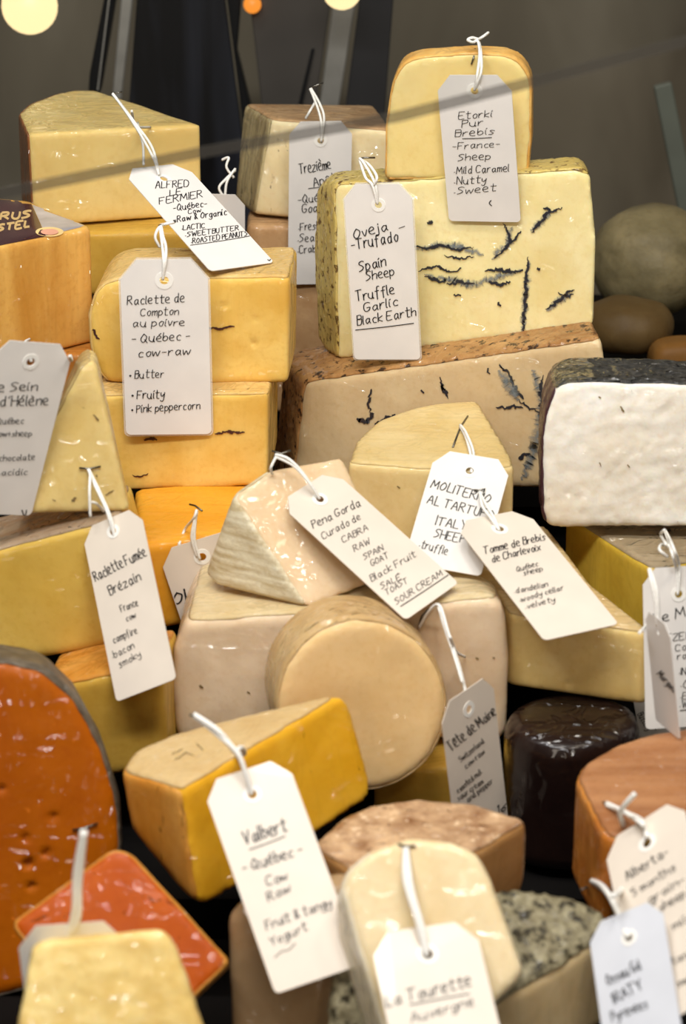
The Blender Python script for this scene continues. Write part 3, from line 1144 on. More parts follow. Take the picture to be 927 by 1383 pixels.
# ---- right side
prism('white', [(748, 526), (760, 516), (800, 513), (1000, 520), (1000, 714), (752, 713), (738, 708), (733, 690), (731, 600), (737, 560)],
      (830, 713, 1.465, -3, 4), .055, paste_white, rind_black, 'cheese_block', 'chalk white block with a black rind at the right edge',
      rsides=lambda n: 1 if n.z > .5 else (2 if n.x < -.4 else 0), rind2=rind_plum, bevel=.0045, disp=.001, rough=.0007)
prism('mar', [(880, 768), (1010, 745), (1010, 690), (762, 694)], zplane(880, 768, 1.43), .055, paste_mar, rind_mar, 'cheese_wedge',
      'olive yellow wedge with a grey brown top under the chalk white block', rsides=False, rfront=True, bevel=.0025)
prism('moli', [(470, 624), (560, 631), (640, 633), (696, 629), (690, 612), (646, 540), (600, 543), (560, 550), (510, 567), (481, 595)],
      zplane(560, 629, 1.447), .053, paste_moli, rind_moli, 'cheese_wedge', 'pale yellow wedge with a curved back, left of the chalk white block',
      rfront=True, rsides=False, bevel=.003)
prism('tomme', [(604, 737), (612, 721), (738, 708), (800, 790), (886, 855), (688, 828)], zplane(886, 855, 1.365), .047, paste_tomme, rind_tomme,
      'cheese_wedge', 'buttery wedge with a tan top above the black waxed wheel', rfront=True, rsides=False, bevel=.003,
      dents=[(767, 924, 5, 2.0), (813, 912, 3, 1.5), (700, 885, 3, 1.2)])

# ---- middle
PC = Plane(300, 838, 1.385, -3, 0)
ZC = PC.pt(415, 828).z
ZPD = lambda px, py, z: (z - 1.0) / ray(px, py).z
ZP = lambda px, py, z: CAM + ray(px, py) * ZPD(px, py, z)
cb = PC.pt(600, 1000).z
cback = [ZP(598, 746, ZC), ZP(672, 792, ZC)]
hull('cream', hpts(PC, [(250, 839), (238, 1000), (232, 940), (233, 880)], .085, (.004, .085, 0)) +
     [PC.pt(672, 806), PC.pt(684, 830), PC.pt(689, 900), PC.pt(686, 985), PC.pt(682, 1000)] + cback + [Vector((q.x, q.y, cb)) for q in cback],
     paste_pink, rind_pale, 'cheese_block', 'large pale pinkish block in the middle, carrying the cut pyramid', rindtest=lambda n: n.z > .6, bevel=.005, ang=3, disp=.0012)
PP = Plane(418, 822, ZPD(418, 822, ZC + .001), 16, 40)
hull('pena', [PP.pt(316, 668), PP.pt(366, 635), PP.pt(463, 617), ZP(418, 822, ZC + .001), ZP(290, 790, ZC + .001), at(278, 774, ZPD(290, 790, ZC) + .006),
              PP.pt(535, 775), at(345, 655, PP.depth(345, 655) + .035), at(440, 640, PP.depth(440, 640) + .05), ZP(330, 752, ZC + .001), ZP(510, 752, ZC + .001)],
     paste_pena, rind_basket, 'cheese_wedge', 'cut pyramid of beige goat cheese with a basket textured side on the large pinkish block',
     rindtest=lambda n: n.x < -.3, bevel=.002, ang=5, rindrough=.0003)
cyl = [(489 + 116 * math.cos(a), 953 + 118 * math.sin(a)) for a in [2 * math.pi * k / 40 for k in range(40)]]
prism('tete', cyl, (489, 953, 1.343, 10, 5), .045, paste_tete, rind_tete, 'round_cheese',
      'small round cheese standing on edge in front of the large pinkish block', rsides=True, rback=True, bevel=.005, disp=.001)
prism('smallyellow', [(505, 1044), (672, 1029), (672, 1110), (505, 1115)], (600, 1030, 1.385, -3, 0), .05, paste_olive, None, 'cheese_block',
      'shaded yellow block wedged below the small round cheese and above the crusty wheel', rsides=False)
blk = [(774 + 92 * math.cos(a), 968 + 38 * math.sin(a)) for a in [2 * math.pi * k / 44 for k in range(44)]]
prism('black', blk, zplane(774, 968, 1.375), .085, wax_black, None, 'round_cheese', 'black waxed wheel under the buttery tagged wedge', rsides=False, bevel=.009)

# ---- front
hull('valbert', [at(162, 1040, 1.262), at(180, 1013, 1.278), at(235, 990, 1.29), at(470, 930, 1.30), at(245, 1066, 1.235), at(176, 1115, 1.27),
                 at(268, 1230, 1.25), at(322, 1207, 1.265), at(508, 1076, 1.315), at(200, 1130, 1.29), at(470, 1010, 1.325), at(250, 1090, 1.31)],
     paste_yellow, rind_wood, 'cheese_wedge', 'bright yellow wedge with a wood coloured top and golden side, carrying the large slanting tag',
     rindtest=lambda n: 1 if n.z > .5 else (2 if n.x < -.25 else 0), rind2=rind_goldside, bevel=.004, ang=10)
prism('mimo', [(-70, 893), (0, 893), (58, 903), (104, 945), (140, 1010), (160, 1080), (165, 1140), (152, 1210), (70, 1330), (-70, 1370)],
      (80, 1100, 1.275, 10, 14), .05, paste_mimo, rind_grey, 'half_round_cheese', 'big deep orange half wheel with a grey rind at the lower left edge',
      rsides=True, bevel=.006, disp=.001, dents=[(34, 1133, 6, 4), (61, 1153, 6, 4), (39, 1167, 7, 4.5), (42, 1197, 6, 4), (2, 1065, 6, 4), (72, 1103, 7, 2)])
prism('slab', [(15, 1247), (150, 1147), (163, 1146), (180, 1156), (311, 1298), (165, 1440)], (160, 1230, 1.185, 0, 42), .014, paste_glossy, rind_edge,
      'cheese_slab', 'thin glossy orange slab lying tilted against the big orange half wheel', rsides=True, bevel=.002, disp=.0008)
prism('crumb', [(40, 1278), (62, 1266), (216, 1255), (232, 1266), (292, 1430), (15, 1430)], (150, 1320, 1.09, 5, 34), .04, paste_crumb, None,
      'cheese_wedge', 'blurred crumbly pale yellow wedge in the bottom left corner', rsides=False, bevel=.005, disp=.0012, rough=.0005)
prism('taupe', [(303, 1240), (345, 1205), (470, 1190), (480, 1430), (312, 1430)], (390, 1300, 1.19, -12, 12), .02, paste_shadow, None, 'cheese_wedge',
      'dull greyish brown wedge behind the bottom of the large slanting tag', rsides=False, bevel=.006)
prism('wheel', [(779, 1050), (789, 1030), (830, 1005), (880, 990), (927, 983), (1010, 985), (1010, 1120), (835, 1131), (817, 1127)],
      zplane(817, 1127, 1.215), .06, paste_wheel, rind_wheel, 'cut_round_cheese', 'cut wheel with a reddish brown top and orange side at the right edge', rfront=True,
      rsides=lambda n: 2 if n.x < -.1 else 0, rind2=rind_amberside, bevel=.004, rindrough=.0003)
prism('croute', [(420, 1142), (465, 1103), (500, 1087), (560, 1078), (640, 1085), (713, 1108), (646, 1149), (500, 1190)], zplane(646, 1149, 1.215), .042,
      paste_croute, rind_croute, 'cut_round_cheese', 'cut wheel with a pinkish brown crust in the bottom middle, behind the cream wedge',
      rfront=True, rsides=lambda n: n.y > .2, bevel=.003, rindrough=.0006)
PL = Plane(580, 1200, 1.145, -6, 34)
hull('tour', hpts(PL, [(462, 1198), (470, 1174), (500, 1150), (550, 1131), (610, 1137), (645, 1153), (662, 1186), (706, 1310), (700, 1322), (672, 1334), (600, 1430), (532, 1430),
                       (454, 1215, .022), (458, 1275, .03), (505, 1430, .03)], .018), paste_tour, rind_tour, 'cheese_wedge',
     'blurred cream wedge with rounded top and white rind at the bottom middle', rindtest=lambda n: n.x < -.5, bevel=.004, ang=4)
prism('stone', [(645, 1208), (690, 1196), (765, 1207), (812, 1226), (832, 1254), (760, 1304), (690, 1344), (640, 1380)], (740, 1260, 1.175, 12, 62), .04,
      paste_stone, rind_stone, 'cheese_wedge', 'wedge with a rough grey stony rind at the bottom right', rfront=True, rsides=False, bevel=.004, rindrough=.002,
      ext=(0.0, -.004, -.05))
prism('stone2', [(446, 1300), (470, 1285), (525, 1285), (560, 1430), (440, 1430)], (480, 1340, 1.165, -10, 25), .018, rind_stone, None, 'cheese_wedge',
      'rough grey rinded cheese at the bottom edge between the slanting tag and the cream wedge', rsides=False, bevel=.004, rough=.0012)

bg_amber = CM('paste_bgamber', (120, 84, 40), (138, 100, 54), coat=0)
bg_tan = CM('paste_bgtan', (88, 70, 42), (104, 84, 52), coat=0)
# ---- behind glass on the right
for key, cx, cy, rx, ry, d, mt, lb in (
        ('bloom', 882, 352, 84, 82, 1.93, rind_bloom, 'blurred pale round cheese in the dim background at the right edge'),
        ('bgtan', 846, 440, 66, 42, 1.86, bg_tan, 'blurred tan round cheese in the background, below the pale round one')):
    c = at(cx, cy, d)
    s = d / FPX
    bm = bmesh.new()
    bmesh.ops.create_uvsphere(bm, u_segments=28, v_segments=16, radius=1)
    for v in bm.verts:
        k = 1 - .22 * max(0, abs(v.co.z) - .55)
        v.co = c + Vector((v.co.x * rx * s, v.co.y * rx * s, v.co.z * ry * s * k))
    finish(key, bm, None, mt, None, 'round_cheese', lb, 'cheese', bevel=0, voxel=.004, disp=.004, dscale=22, paste_name='body')
prism('bgyellow', [(884, 468), (927, 462), (1000, 462), (1000, 560), (880, 560)], (900, 500, 1.80, 0, 10), .05, bg_amber, None, 'cheese_block',
      'blurred brown cheese just behind the chalk white block at the right edge', rsides=False, bevel=.008, voxel=.004)

# ---- marks on the cheeses
R = KEYROOT
veins('blue_vein_halo', 'oveja', [([(665, 352), (685, 330), (692, 308)], 22), ([(718, 312), (745, 285)], 22), ([(560, 336), (610, 330), (655, 345)], 20),
      ([(575, 372), (640, 384), (706, 364)], 22), ([(706, 450), (710, 400), (714, 350)], 20), ([(738, 418), (772, 396)], 22)], M_['veinhalo'], R['oveja'], jit=2)
veins('blue_vein', 'oveja', [
    ([(718, 314), (730, 301), (743, 284)], 10.2), ([(735, 280), (745, 285), (760, 281)], 8.5), ([(668, 350), (682, 338), (690, 325), (685, 308), (680, 302)], 9.3),
    ([(690, 328), (700, 318), (705, 312)], 6.8), ([(560, 333), (578, 336), (596, 330), (618, 338), (640, 334)], 8.5), ([(565, 366), (590, 360), (612, 368), (625, 362)], 7.6),
    ([(600, 345), (622, 350), (640, 346)], 6.0), ([(573, 372), (586, 378), (600, 382)], 10.2), ([(603, 384), (622, 381), (640, 384)], 7.6), ([(655, 366), (672, 364), (690, 367), (708, 365)], 10.2),
    ([(660, 381), (675, 385), (690, 381)], 10.2), ([(714, 346), (711, 375), (710, 405), (707, 440), (706, 453)], 10.2), ([(738, 417), (752, 408), (766, 397), (775, 390)], 10.2),
    ([(755, 396), (764, 400), (774, 398)], 6.8), ([(577, 302), (586, 300)], 11.9), ([(613, 398), (622, 399)], 6.8), ([(672, 409), (676, 412)], 6.8), ([(727, 363), (731, 365)], 8.5)],
    M_['vein'], R['oveja'], jit=1.6, step=2.5, zorder=2)
veins('truffle_vein', 'truffle', [
    ([(500, 525), (498, 545), (502, 560)], 7.5), ([(483, 566), (496, 571), (505, 558)], 16.5), ([(505, 575), (520, 566), (535, 560)], 12.0), ([(596, 510), (598, 525), (604, 540)], 7.5),
    ([(598, 528), (606, 532)], 9.0), ([(675, 492), (690, 510), (697, 527)], 7.5), ([(697, 522), (698, 532), (706, 538)], 12.0), ([(670, 552), (690, 548), (705, 552)], 9.0),
    ([(733, 508), (732, 540), (730, 565)], 10.5), ([(700, 540), (716, 552), (732, 558)], 6.0), ([(700, 620), (715, 612)], 12.0), ([(660, 498), (662, 506)], 6.0), ([(568, 527), (571, 530)], 7.5),
    ([(728, 560), (738, 562)], 15.0)], M_['vein'], R['truffle'], jit=2.2, step=3)
veins('truffle_halo', 'truffle', [([(720, 500), (735, 540), (725, 600), (705, 650)], 34), ([(675, 500), (700, 540)], 30)], M_['veinhalo'], R['truffle'], jit=2)
veins('pepper_seam', 'compton_top', [([(280, 442), (297, 444), (316, 441)], 7), ([(121, 441), (127, 446), (131, 456), (134, 458)], 8)], M_['pepper'], R['compton_top'], jit=1.2, step=2.5)
veins('pepper_seam', 'compton_low', [([(291, 586), (312, 583), (331, 585)], 8), ([(195, 594), (204, 592), (212, 594)], 8), ([(179, 642), (190, 644), (200, 640)], 5)], M_['pepper'], R['compton_low'], jit=1.2, step=2.5)
veins('pit_shade', 'sein', [([(126, 560), (134, 568)], 6), ([(96, 676), (104, 672)], 7), ([(143, 668), (154, 662)], 4), ([(70, 674), (76, 676)], 4), ([(130, 641), (132, 643)], 4)], M_['speck'], R['sein'], jit=1)
veins('pit_shade', 'cream', [([(270, 926), (275, 930)], 6), ([(334, 934), (338, 937)], 5), ([(643, 888), (646, 890)], 4), ([(666, 888), (669, 889)], 4)], M_['speck'], R['cream'], jit=.6)
veins('thin_crack', 'moli', [([(636, 595), (660, 599), (690, 603)], 4), ([(536, 656), (541, 659)], 4), ([(520, 570), (545, 566)], 2.5)], M_['speck'], R['moli'], jit=.8)
veins('pit_shade', 'white', [([(838, 548), (843, 556)], 6), ([(809, 535), (812, 538)], 4), ([(848, 628), (851, 632)], 5), ([(810, 625), (812, 630)], 5)], M_['speck'], R['white'], jit=.8)
veins('printed_mark', 'valbert_rind', [([(232, 1018), (246, 1012)], 3), ([(236, 1026), (252, 1016), (262, 1020)], 3), ([(266, 1004), (274, 1014)], 3)], M_['speck'], R['valbert'], jit=1)

# printed label on the amber block
m_maroon = flat_mat('label_maroon', (62, 26, 32), .25, coat=.5, vary=.15)
m_silver = flat_mat('label_silver', (176, 172, 176), .25, coat=.5, vary=.12)
m_gold = flat_mat('label_gold', (214, 180, 120), .4)
m_pink = flat_mat('sticker_pink', (230, 168, 140), .4)
m_cream = flat_mat('sticker_ring', (238, 206, 140), .4)
lb = decal('printed_label', 'box', [(-48, 266), (41, 272), (62, 319), (-48, 341)], m_maroon, R['box'], label='dark maroon printed label')
decal('silver_label_end', 'box', [(42, 273), (116, 303), (108, 307), (62, 318)], m_silver, R['box'], label='silvery end of the printed label')
bmx = bmesh.new()
for txt, x0, y0, x1, y1, h, in (('RUS', 0, 297, 40, 294, 9), ('PASTEL', -26, 316, 40, 306, 9)):
    st, wid = text_strokes(txt)
    for s in st:
        prev = None
        P = [Vector((x0 + (x1 - x0) * q.x / wid, y0 + (y1 - y0) * q.x / wid - q.y * h / 10)) for q in s]
        for i, q in enumerate(P):
            t = P[min(i + 1, len(P) - 1)] - P[max(i - 1, 0)]
            if t.length < 1e-6:
                continue
            nn = Vector((-t.y, t.x)).normalized() * 1.5
            vs = []
            for sg in (-1, 1):
                e = q + nn * sg
                d = hit(e.x, e.y, ['box'])
                vs.append(bmx.verts.new(at(e.x, e.y, (d or 1.6) - .0012)))
            if prev:
                bmx.faces.new((prev[0], prev[1], vs[1], vs[0]))
            prev = vs
link('label_lettering', to_mesh('label_lettering', bmx, R['box'].location), m_gold, R['box'])
for nm, rx, ry, mt, lf in (('sticker', 19, 6.5, m_cream, .0012), ('sticker_centre', 12, 4, m_pink, .0016)):
    bm = bmesh.new()
    vs = []
    for k in range(24):
        x, y = 67 + rx * math.cos(k * math.pi / 12), 313 + ry * math.sin(k * math.pi / 12)
        vs.append(bm.verts.new(at(x, y, (hit(x, y, ['box']) or 1.6) - lf)))
    bm.faces.new(vs)
    link(nm, to_mesh(nm, bm, R['box'].location), mt, R['box'])

# ================================================================= TAGS
make_tag('t_etorki', (590, 101), (690, 101), (607, 298), 2.09, 1, ['etorki', 'oveja'], [
    ('Etorki', 620, 160.5, 665, 157, 9), ('Pur', 624, 171.5, 653, 168.5, 9.5), ('Brebis', 615, 184, 668, 180, 9), ('-France-', 612, 201, 675, 197.5, 8.5),
    ('Sheep', 619, 216.5, 663, 214.5, 9), ('·Mild Caramel', 614, 234, 688, 230.5, 9.5), ('·Nutty', 614, 248, 657, 246, 9.5), ('·Sweet', 614, 262, 670, 257, 9)],
    [[(641, 122), (645, 100), (648, 75), (647, 60), (645, 54)], [(641, 122), (650, 98), (650, 72), (647, 56)], [(645, 54), (652, 50), (660, 44)], [(645, 54), (639, 57), (632, 54), (638, 51), (646, 53)]],
    'white tag ending in Nutty and Sweet hanging on the rounded yellow slice', pin=[(642, 66), (640, 78), (637, 87)], hole=(.5, .105),
    marks=[[(625.6, 186.6), (645, 186.2), (664.5, 185)], [(664, 270), (661.5, 273.5), (664.5, 277)]], pinon=['etorki'])
make_tag('t_oveja', (464, 249), (556, 248), (479, 485), 2.72, 1, ['oveja', 'truffle'], [
    ('Oveja', 479, 322, 524, 310, 13), ('-Trufado', 476, 337, 538, 325, 14), ('-', 540, 311.5, 548, 308.5, 10), ('Spain', 486, 366, 522, 358, 14), ('Sheep', 495, 378.5, 533, 371, 12),
    ('Truffle', 482, 406.5, 533, 395.5, 13), ('Garlic', 492, 421, 538, 411.5, 12), ('Black Earth', 483, 438.5, 562, 425.5, 12)],
    [[(510, 276), (508, 252), (500, 234), (490, 218), (486, 214)], [(510, 276), (503, 250), (494, 240), (486, 216)], [(486, 215), (498, 222), (509, 238), (506, 250)]],
    'white tag in a clear sleeve ending in Black Earth on the blue veined block', pin=[(486, 214), (495, 213), (507, 213)], sleeve=True,
    marks=[[(481, 445), (520, 441), (559, 436)]], ink=.00062)
make_tag('t_compton', (161.5, 351), (280.5, 350), (170.5, 587), 2.13, 1, ['compton_top', 'compton_low'], [
    ('Raclette de', 172, 411, 249, 407, 11), ('Compton', 190, 426, 241, 424, 10), ('au poivre', 179, 440.5, 249, 439, 10), ('- Québec -', 178, 462, 256, 458, 11),
    ('cow-raw', 186, 481, 257, 478, 11), ('• Butter', 175, 510.5, 221, 508.5, 10), ('• Fruity', 178, 538, 222, 536.5, 11), ('• Pink peppercorn', 178, 557, 270, 551, 10)],
    [[(220, 378), (221, 352), (219, 330), (217, 312), (218, 303)], [(220, 378), (224, 350), (224, 332), (220, 318), (218, 304)], [(218, 304), (212, 312), (210, 322), (216, 334)],
     [(218, 304), (226, 302), (236, 300)]],
    'white tag in a clear sleeve ending in Pink peppercorn on the pair of yellow blocks', pin=[(214, 305), (226, 301), (238, 299)], sleeve=True, clip=.2)
make_tag('t_hidden', (258, 261), (331, 263), (275, 400), 2.2, 1, ['under_alfred', 'under_trez', 'trez'], [], [
    [(304, 268), (296, 254), (305, 242), (318, 230)], [(304, 268), (306, 248), (312, 236), (318, 228)], [(300, 216), (309, 213), (306, 226), (316, 240)]],
    'mostly hidden grey white tag behind the slanted tag of the tall pale wedge', d=1.70, uz=0, ring=False)
make_tag('t_alfred', (163, 230), (248, 221), (284, 367), 2.3, -1, ['alfred', 'compton_top', 'compton_top_rind', 'under_alfred', 't_compton'], [
    ('ALFRED', 210, 256, 254, 253, 9), ('LE', 229, 266, 245, 263.5, 8), ('FERMIER', 215, 277.5, 273, 267.5, 9), ('-Québec-', 234, 286, 279, 279.5, 8), ('Cow', 254, 290.5, 271, 287.5, 6),
    ('-Raw & Organic', 234, 302, 306, 291, 8), ('·LACTIC', 245, 312.5, 276, 309, 6.5), ('·SWEETBUTTER', 250, 321.5, 322, 312, 6.5), ('·ROASTED PEANUTS', 258, 330.5, 334, 319.5, 6.5)],
    [[(215, 236), (208, 215), (190, 182), (168, 148), (152, 127)], [(215, 236), (206, 200), (184, 168), (152, 126)], [(178, 150), (184, 170), (203, 172)], [(194, 222), (193, 195), (186, 166)]],
    'white tag with capital letters lying slanted below the tall pale wedge', pin=[(150, 126), (158, 125), (165, 124)], pinon=['alfred'], hole=(.5, .13),
    marks=[[(257, 332.5), (300, 326.5), (339.5, 319.7)], [(361.5, 352), (363.5, 353.5), (365, 351.5)]], clear=.002)
make_tag('t_trez', (391, 164), (476, 163), (389, 384), 2.8, 1, ['trez', 'under_trez', 'trez_rind'], [
    ('Trezième', 404.6, 234, 447, 227, 14), ('Apôt', 424, 251.5, 453, 243, 11), ('-Québec', 403, 274, 450, 268, 10), ('Goat', 408, 287, 436, 284, 11), ('·Fresh', 403, 311, 432, 308.5, 10),
    ('·Sea', 402, 326.5, 424, 324.5, 10), ('·Crab', 402, 342, 427, 339, 10)],
    [[(434, 192), (434, 165), (430, 148), (424, 132), (419, 120)], [(434, 192), (438, 160), (432, 140), (420, 119)], [(421, 122), (426, 135), (420, 148), (413, 160)]],
    'long white tag on the stripy cream wedge, partly behind the blue veined block', pin=[(418, 119), (428, 115), (437, 112)], marks=[[(417, 254), (432, 252), (447, 249)]], clear=.002, ink=.0006)
make_tag('t_sein', (-6, 458), (100, 466), (-62, 692), 2.3, 1, ['box', 'sein', 'underbox', 'fumee', 'fumee_rind', 'sein_rind'], [
    ('Le Sein', -14, 528, 49, 526.5, 12.5), ("d'Hélène", -1, 547, 64, 546, 13), ('Québec', -5, 572, 31, 571, 8), ('cow+sheep', -9, 589, 42, 588, 8), ('chocolate', -2, 621.5, 46, 620, 8),
    ('·acidic', -2, 641, 36, 640, 8)],
    [[(42, 487), (37, 470), (34, 462), (40, 458)], [(94, 481), (97, 487), (96, 480)]], 'white tag cut off by the left edge, left of the pale triangular wedge', hole=(.5, .11), marks=[[(29, 688), (31, 694), (34, 694), (35, 688)]], clear=.002)
make_tag('t_flat', (-62, 706), (-40, 745), (38, 700), 2.4, -1, ['fumee', 'fumee_rind'], [('cow', 2, 722, 20, 718, 6), ('raw', 22, 718, 36, 713, 5)], [],
         'greyish tag end lying flat on the plain yellow block at the left edge', ring=False, clear=.0015, hole=(.5, .08))
make_tag('t_fumee', (111, 716), (189, 683), (158, 948), 2.6, -1, ['fumee', 'underfumee', 'sein', 'fumee_rind', 'underfumee_rind'], [
    ('Raclette Fumée', 130, 785, 199, 750, 13), ('Brézain', 150, 804, 192, 783, 12), ('France', 165, 827, 188, 817.5, 9.5), ('cow', 172, 839, 185, 834, 8), ('campfire', 155, 869, 187, 855, 9),
    ('·bacon', 154, 890, 183, 875, 9), ('smoky', 163, 902, 192, 886, 9)],
    [[(155, 726), (150, 700), (135, 665), (120, 634)], [(155, 726), (144, 690), (128, 655), (119, 634)], [(122, 640), (121, 665), (122, 698)], [(121, 678), (130, 680), (140, 690)]],
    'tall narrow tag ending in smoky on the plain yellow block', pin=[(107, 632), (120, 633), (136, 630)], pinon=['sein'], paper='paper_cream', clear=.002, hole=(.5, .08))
make_tag('t_old', (213, 745), (318, 713), (268, 940), 2.0, 1, ['old'], [('OLD', 235, 816, 278, 800, 15, 1.7)],
         [[(270, 755), (263, 730), (264, 705), (266, 690)], [(242, 736), (250, 715), (262, 700), (266, 688)], [(266, 752), (259, 725), (266, 692)]],
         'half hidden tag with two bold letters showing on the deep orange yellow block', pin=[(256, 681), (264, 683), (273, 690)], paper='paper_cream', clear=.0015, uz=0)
make_tag('t_moli', (590, 607), (692, 624), (545, 760), 1.75, -1, ['moli', 'moli_rind', 'cream', 'cream_rind'], [
    ('MOLITERNO', 582, 659, 661, 680, 11.5), ('AL TARTUFO', 577, 680, 665, 702, 11.5), ('ITALY', 588, 709, 629, 717, 12), ('SHEEP', 586, 726, 626, 734, 11), ('·truffle', 566, 740, 604, 750, 10)],
    [[(637, 638), (636, 615), (630, 592), (622, 576)], [(637, 638), (640, 612), (630, 585), (622, 574)]],
    'white tag with large capitals on the curved pale yellow wedge', pin=[(632, 562), (622, 577), (612, 604)], pinon=['moli', 'moli_rind'], clear=.002, hole=(.5, .14), ink=.0007)
make_tag('t_tomme', (612, 707), (709, 688), (735, 866), 2.3, -1, ['tomme', 'tomme_rind', 't_moli'], [
    ('Tomme de Brebis', 654, 750, 737, 730, 9.5), ('de Charlevoix', 664.5, 761, 730, 744, 9), ('Québec', 698, 773.5, 727, 765.5, 6.5), ('sheep', 707, 779, 733, 772, 6.5),
    ('·dandelion', 695, 803, 740, 793.5, 7), ('·woody cellar', 702, 815, 761, 798, 7), ('·velvety', 710, 824.5, 750, 813.5, 7)],
    [[(675, 717), (668, 700), (656, 680), (648, 664)], [(675, 717), (662, 698), (652, 684), (648, 664)]],
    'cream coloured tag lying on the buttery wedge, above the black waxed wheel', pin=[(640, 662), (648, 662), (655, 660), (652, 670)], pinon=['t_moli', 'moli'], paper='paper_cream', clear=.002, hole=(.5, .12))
make_tag('t_pena', (375.5, 680), (448, 634), (548, 838), 2.35, -1, ['pena', 'cream', 'pena_rind', 'cream_rind', 'moli', 't_moli', 't_tomme', 'tomme'], [
    ('Pena Gorda', 423, 714.5, 487, 684, 10.5), ('Curado de', 436, 729.5, 487, 702, 9), ('CABRA', 463, 734.5, 497, 717, 8), ('RAW', 479, 746, 500, 735, 8), ('SPAIN', 492, 757, 518, 744, 7.5),
    ('GOAT', 502, 766, 525, 754, 7.5), ('Black Fruit', 502, 787, 562, 752, 9), ('SALÉ', 515, 797, 542, 783, 7.5), ('TOAST', 522, 805, 551, 788, 7.5), ('SOUR CREAM', 535, 818, 598, 778, 8)],
    [[(432, 674), (420, 655), (398, 630), (373, 617)], [(432, 674), (410, 640), (390, 620), (372, 614)], [(373, 617), (366, 632), (368, 640)]],
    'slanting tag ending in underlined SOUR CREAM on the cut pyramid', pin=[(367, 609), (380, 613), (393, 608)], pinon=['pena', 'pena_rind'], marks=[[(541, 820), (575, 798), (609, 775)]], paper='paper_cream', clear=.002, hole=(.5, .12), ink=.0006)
make_tag('t_tete', (594, 955), (664, 908), (618, 1155), 2.05, 1, ['cream', 'smallyellow', 'tete', 'black'], [
    ('Tête de Moine', 608, 1014, 670, 963, 13), ('Switzerland', 621, 1029, 653, 1002, 7), ('cow·raw', 628, 1038, 654, 1016, 7), ('roasted nut', 618, 1070, 650, 1043, 7),
    ('sour cream', 618, 1081, 652, 1057, 7), ('and pepper', 631, 1083, 665, 1056, 7), ('16', 669, 1098, 683, 1094, 9, 1.6)],
    [[(632, 948), (622, 905), (606, 855), (594, 818), (580, 825), (566, 848)], [(625, 922), (612, 880), (600, 845), (592, 818)], [(608, 860), (616, 880), (628, 887)]],
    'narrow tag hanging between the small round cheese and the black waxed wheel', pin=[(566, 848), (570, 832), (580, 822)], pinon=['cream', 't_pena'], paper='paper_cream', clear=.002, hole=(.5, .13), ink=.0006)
make_tag('t_valbert', (272, 1059), (386, 1022), (372, 1343), 2.52, -1, ['valbert', 'valbert_rind', 'taupe'], [
    ('Valbert', 331, 1141, 388, 1122, 17, 1.3), ('- Québec -', 329, 1179, 409, 1153, 14, 1.2), ('Cow', 361, 1197, 389, 1188, 12, 1.2), ('Raw', 363, 1218, 393, 1204, 12, 1.2),
    ('Fruit & tangy', 360, 1256, 448, 1224, 12, 1.2), ('Yogurt', 366, 1278, 416, 1256, 11, 1.2), ('~', 372, 1297, 400, 1280, 10, 1.2)],
    [[(340, 1073), (332, 1045), (320, 1016), (292, 990), (262, 966)], [(320, 1014), (326, 1010), (330, 1018), (321, 1020)], [(318, 1016), (296, 988), (262, 965)]],
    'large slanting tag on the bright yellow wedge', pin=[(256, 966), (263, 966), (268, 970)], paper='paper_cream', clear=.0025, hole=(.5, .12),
    marks=[[(337, 1148), (360, 1140), (385, 1130)]], pinon=['valbert_rind', 'valbert'], strr=.0014)
make_tag('t_crumb', (22, 1252), (166, 1242), (40, 1520), 2.0, 1, ['slab', 'mimo'], [],
         [[(90, 1268), (100, 1230), (102, 1180), (112, 1122)], [(90, 1268), (106, 1240), (108, 1190), (115, 1122)]],
         'blurred white tag top sticking up behind the crumbly wedge in the bottom left corner', pin=[(98, 1121), (112, 1119), (132, 1112)], pinon=['mimo', 'slab'], clear=.012, uz=0, strr=.0013)
make_tag('t_tour', (498, 1263), (640, 1242), (568, 1590), 2.36, -1, ['tour', 'stone2', 'stone', 'tour_rind'], [
    ('La Tourette', 523, 1361, 637, 1332, 16, 1.05), ('Auvergne', 556, 1382, 640, 1358, 12, 1.05)],
    [[(577, 1292), (570, 1250), (556, 1200), (549, 1146)], [(577, 1292), (563, 1240), (548, 1190), (548, 1146)]],
    'blurred tag on the cream wedge with the rounded top at the bottom edge', pin=[(538, 1140), (549, 1143), (562, 1142)], paper='paper_cream', clear=.0025, hole=(.5, .12), strr=.0014,
    marks=[[(554, 1358), (595, 1350), (634, 1343)]])
make_tag('t_mar', (868, 768), (966, 762), (872, 985), 2.2, 1, ['mar', 'mar_rind', 'tomme', 'wheel'], [
    ('Le Mar', 884, 842, 948, 826, 13), ('SWITZERLAND', 876, 868, 968, 858, 9), ('Cow', 912, 879, 936, 876, 9), ('raw', 915, 890, 938, 887, 9), ('·INTENSE', 917, 911, 962, 907, 9),
    ('·OAK', 919, 929, 948, 926, 10), ('·EARTH', 919, 944, 962, 940, 9), ('·Walnut', 918, 956, 962, 951, 10)],
    [[(916, 804), (914, 770), (906, 740), (898, 716)], [(916, 804), (918, 765), (908, 735), (899, 716)], [(904, 738), (895, 735), (891, 742), (902, 752)], [(898, 716), (893, 722), (900, 735)]],
    'white tag at the right edge, on the olive yellow wedge', clear=.004, hole=(.49, .17), marks=[[(919, 959), (940, 957), (965, 955)]], pinon=['mar', 'mar_rind', 'white'],
    pin=[(893, 716), (900, 717), (906, 716)], ink=.0006)
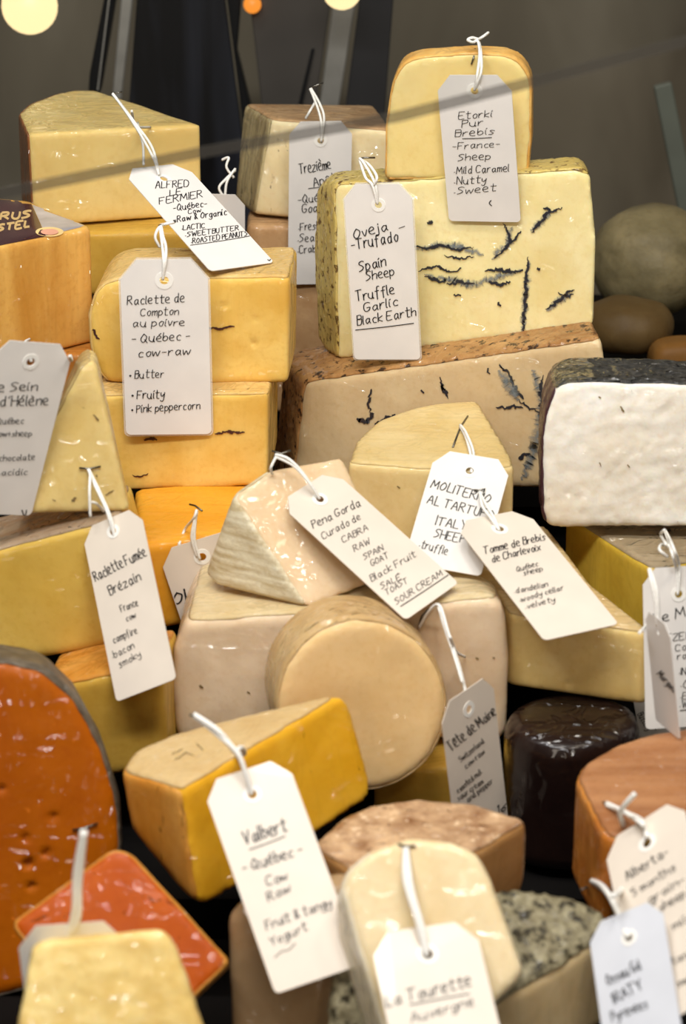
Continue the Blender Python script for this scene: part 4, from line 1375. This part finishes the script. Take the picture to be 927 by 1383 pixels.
make_tag('t_lowmar', (846, 890), (925, 872), (874, 1050), 2.2, 1, ['mar', 'wheel'], [
    ('Buttery', 861, 964, 874, 986, 8), ('sweet', 873, 962, 886, 985, 8), ('raw', 884, 962, 896, 982, 8)], [],
    'scrap of a tag with slanted writing just above the reddish brown cut wheel', d=1.412, ring=False)
make_tag('t_edge', (872, 822), (905, 846), (887, 972), 2.3, 1, ['t_mar', 'tomme', 'wheel'], [('Margaux', 889, 910, 915, 938, 8)],
         [[(888, 845), (885, 810), (880, 785), (877, 768)], [(890, 845), (888, 800), (878, 768)], [(864, 855), (872, 846), (878, 836)]],
         'narrow grey tag turned edge on beside the right end of the buttery wedge', clear=.004, ring=False, hole=(.5, .13))
make_tag('t_wheel', (816, 1141), (921, 1075), (872, 1400), 2.5, -1, ['wheel', 'wheel_rind'], [
    ('Alberta-', 849, 1190, 905, 1155, 11), ('5 months', 857, 1212, 915, 1176, 10), ('grain-', 879, 1222, 927, 1192, 10), ('sheep &', 894, 1232, 940, 1204, 10), ('mild', 912, 1257, 940, 1240, 10),
    ('tangy', 911, 1304, 945, 1286, 10), ('sweet', 918, 1334, 950, 1318, 10)],
    [[(875, 1131), (866, 1108), (845, 1098), (820, 1087)], [(858, 1072), (846, 1085), (838, 1098), (842, 1115)], [(870, 1115), (850, 1100), (820, 1085)]],
    'slanting cream tag on the reddish brown cut wheel, cut off by the right edge', pin=[(815, 1083), (820, 1087), (824, 1090)], paper='paper_cream', clear=.003, hole=(.5, .13), strr=.0014, ink=.0007)
make_tag('t_ossau', (795, 1252), (893, 1212), (835, 1540), 2.7, -1, ['stone', 'stone_rind', 't_wheel', 'wheel'], [
    ('Ossau Gd', 823, 1331, 868, 1309, 13, 1.05), ('IRATY', 832, 1356, 870, 1336, 14, 1.05), ('Pyrenees', 829, 1380, 877, 1361, 12, 1.05)],
    [[(848, 1265), (840, 1238), (825, 1210), (800, 1190)], [(848, 1265), (832, 1225), (815, 1198), (800, 1190)], [(828, 1210), (838, 1204), (842, 1194)]],
    'bluish white tag in the bottom right corner, in front of the slanting cream tag', paper='paper_cool', pin=[(785, 1202), (794, 1198), (801, 1191)], clear=.003, hole=(.52, .13), strr=.0016,
    pinon=['stone_rind', 'stone', 'wheel'])

# ---- dark stepped riser under the stack
bott = sorted((r.location.y, r.location.z) for r in KEYROOT.values())
ys = [.95, 1.08, 1.18, 1.26, 1.34, 1.42, 1.52, 1.62, 2.05]
bm = bmesh.new()
for a, b in zip(ys, ys[1:]):
    zs = [z for y, z in bott if a - .035 <= y <= b + .035]
    if not zs:
        continue
    z1 = max(.03, min(zs) - .004)
    ret = box_bm(-.36, .36, a, b - .0005, 0, z1)
    me = bpy.data.meshes.new('t')
    ret.to_mesh(me)
    ret.free()
    bm.from_mesh(me)
    bpy.data.meshes.remove(me)
ro = link('display_riser', to_mesh('display_riser', bm, (0, 1.4, 0), smooth=False), M_['black'], None, (0, 1.4, 0))
ro['kind'] = 'structure'
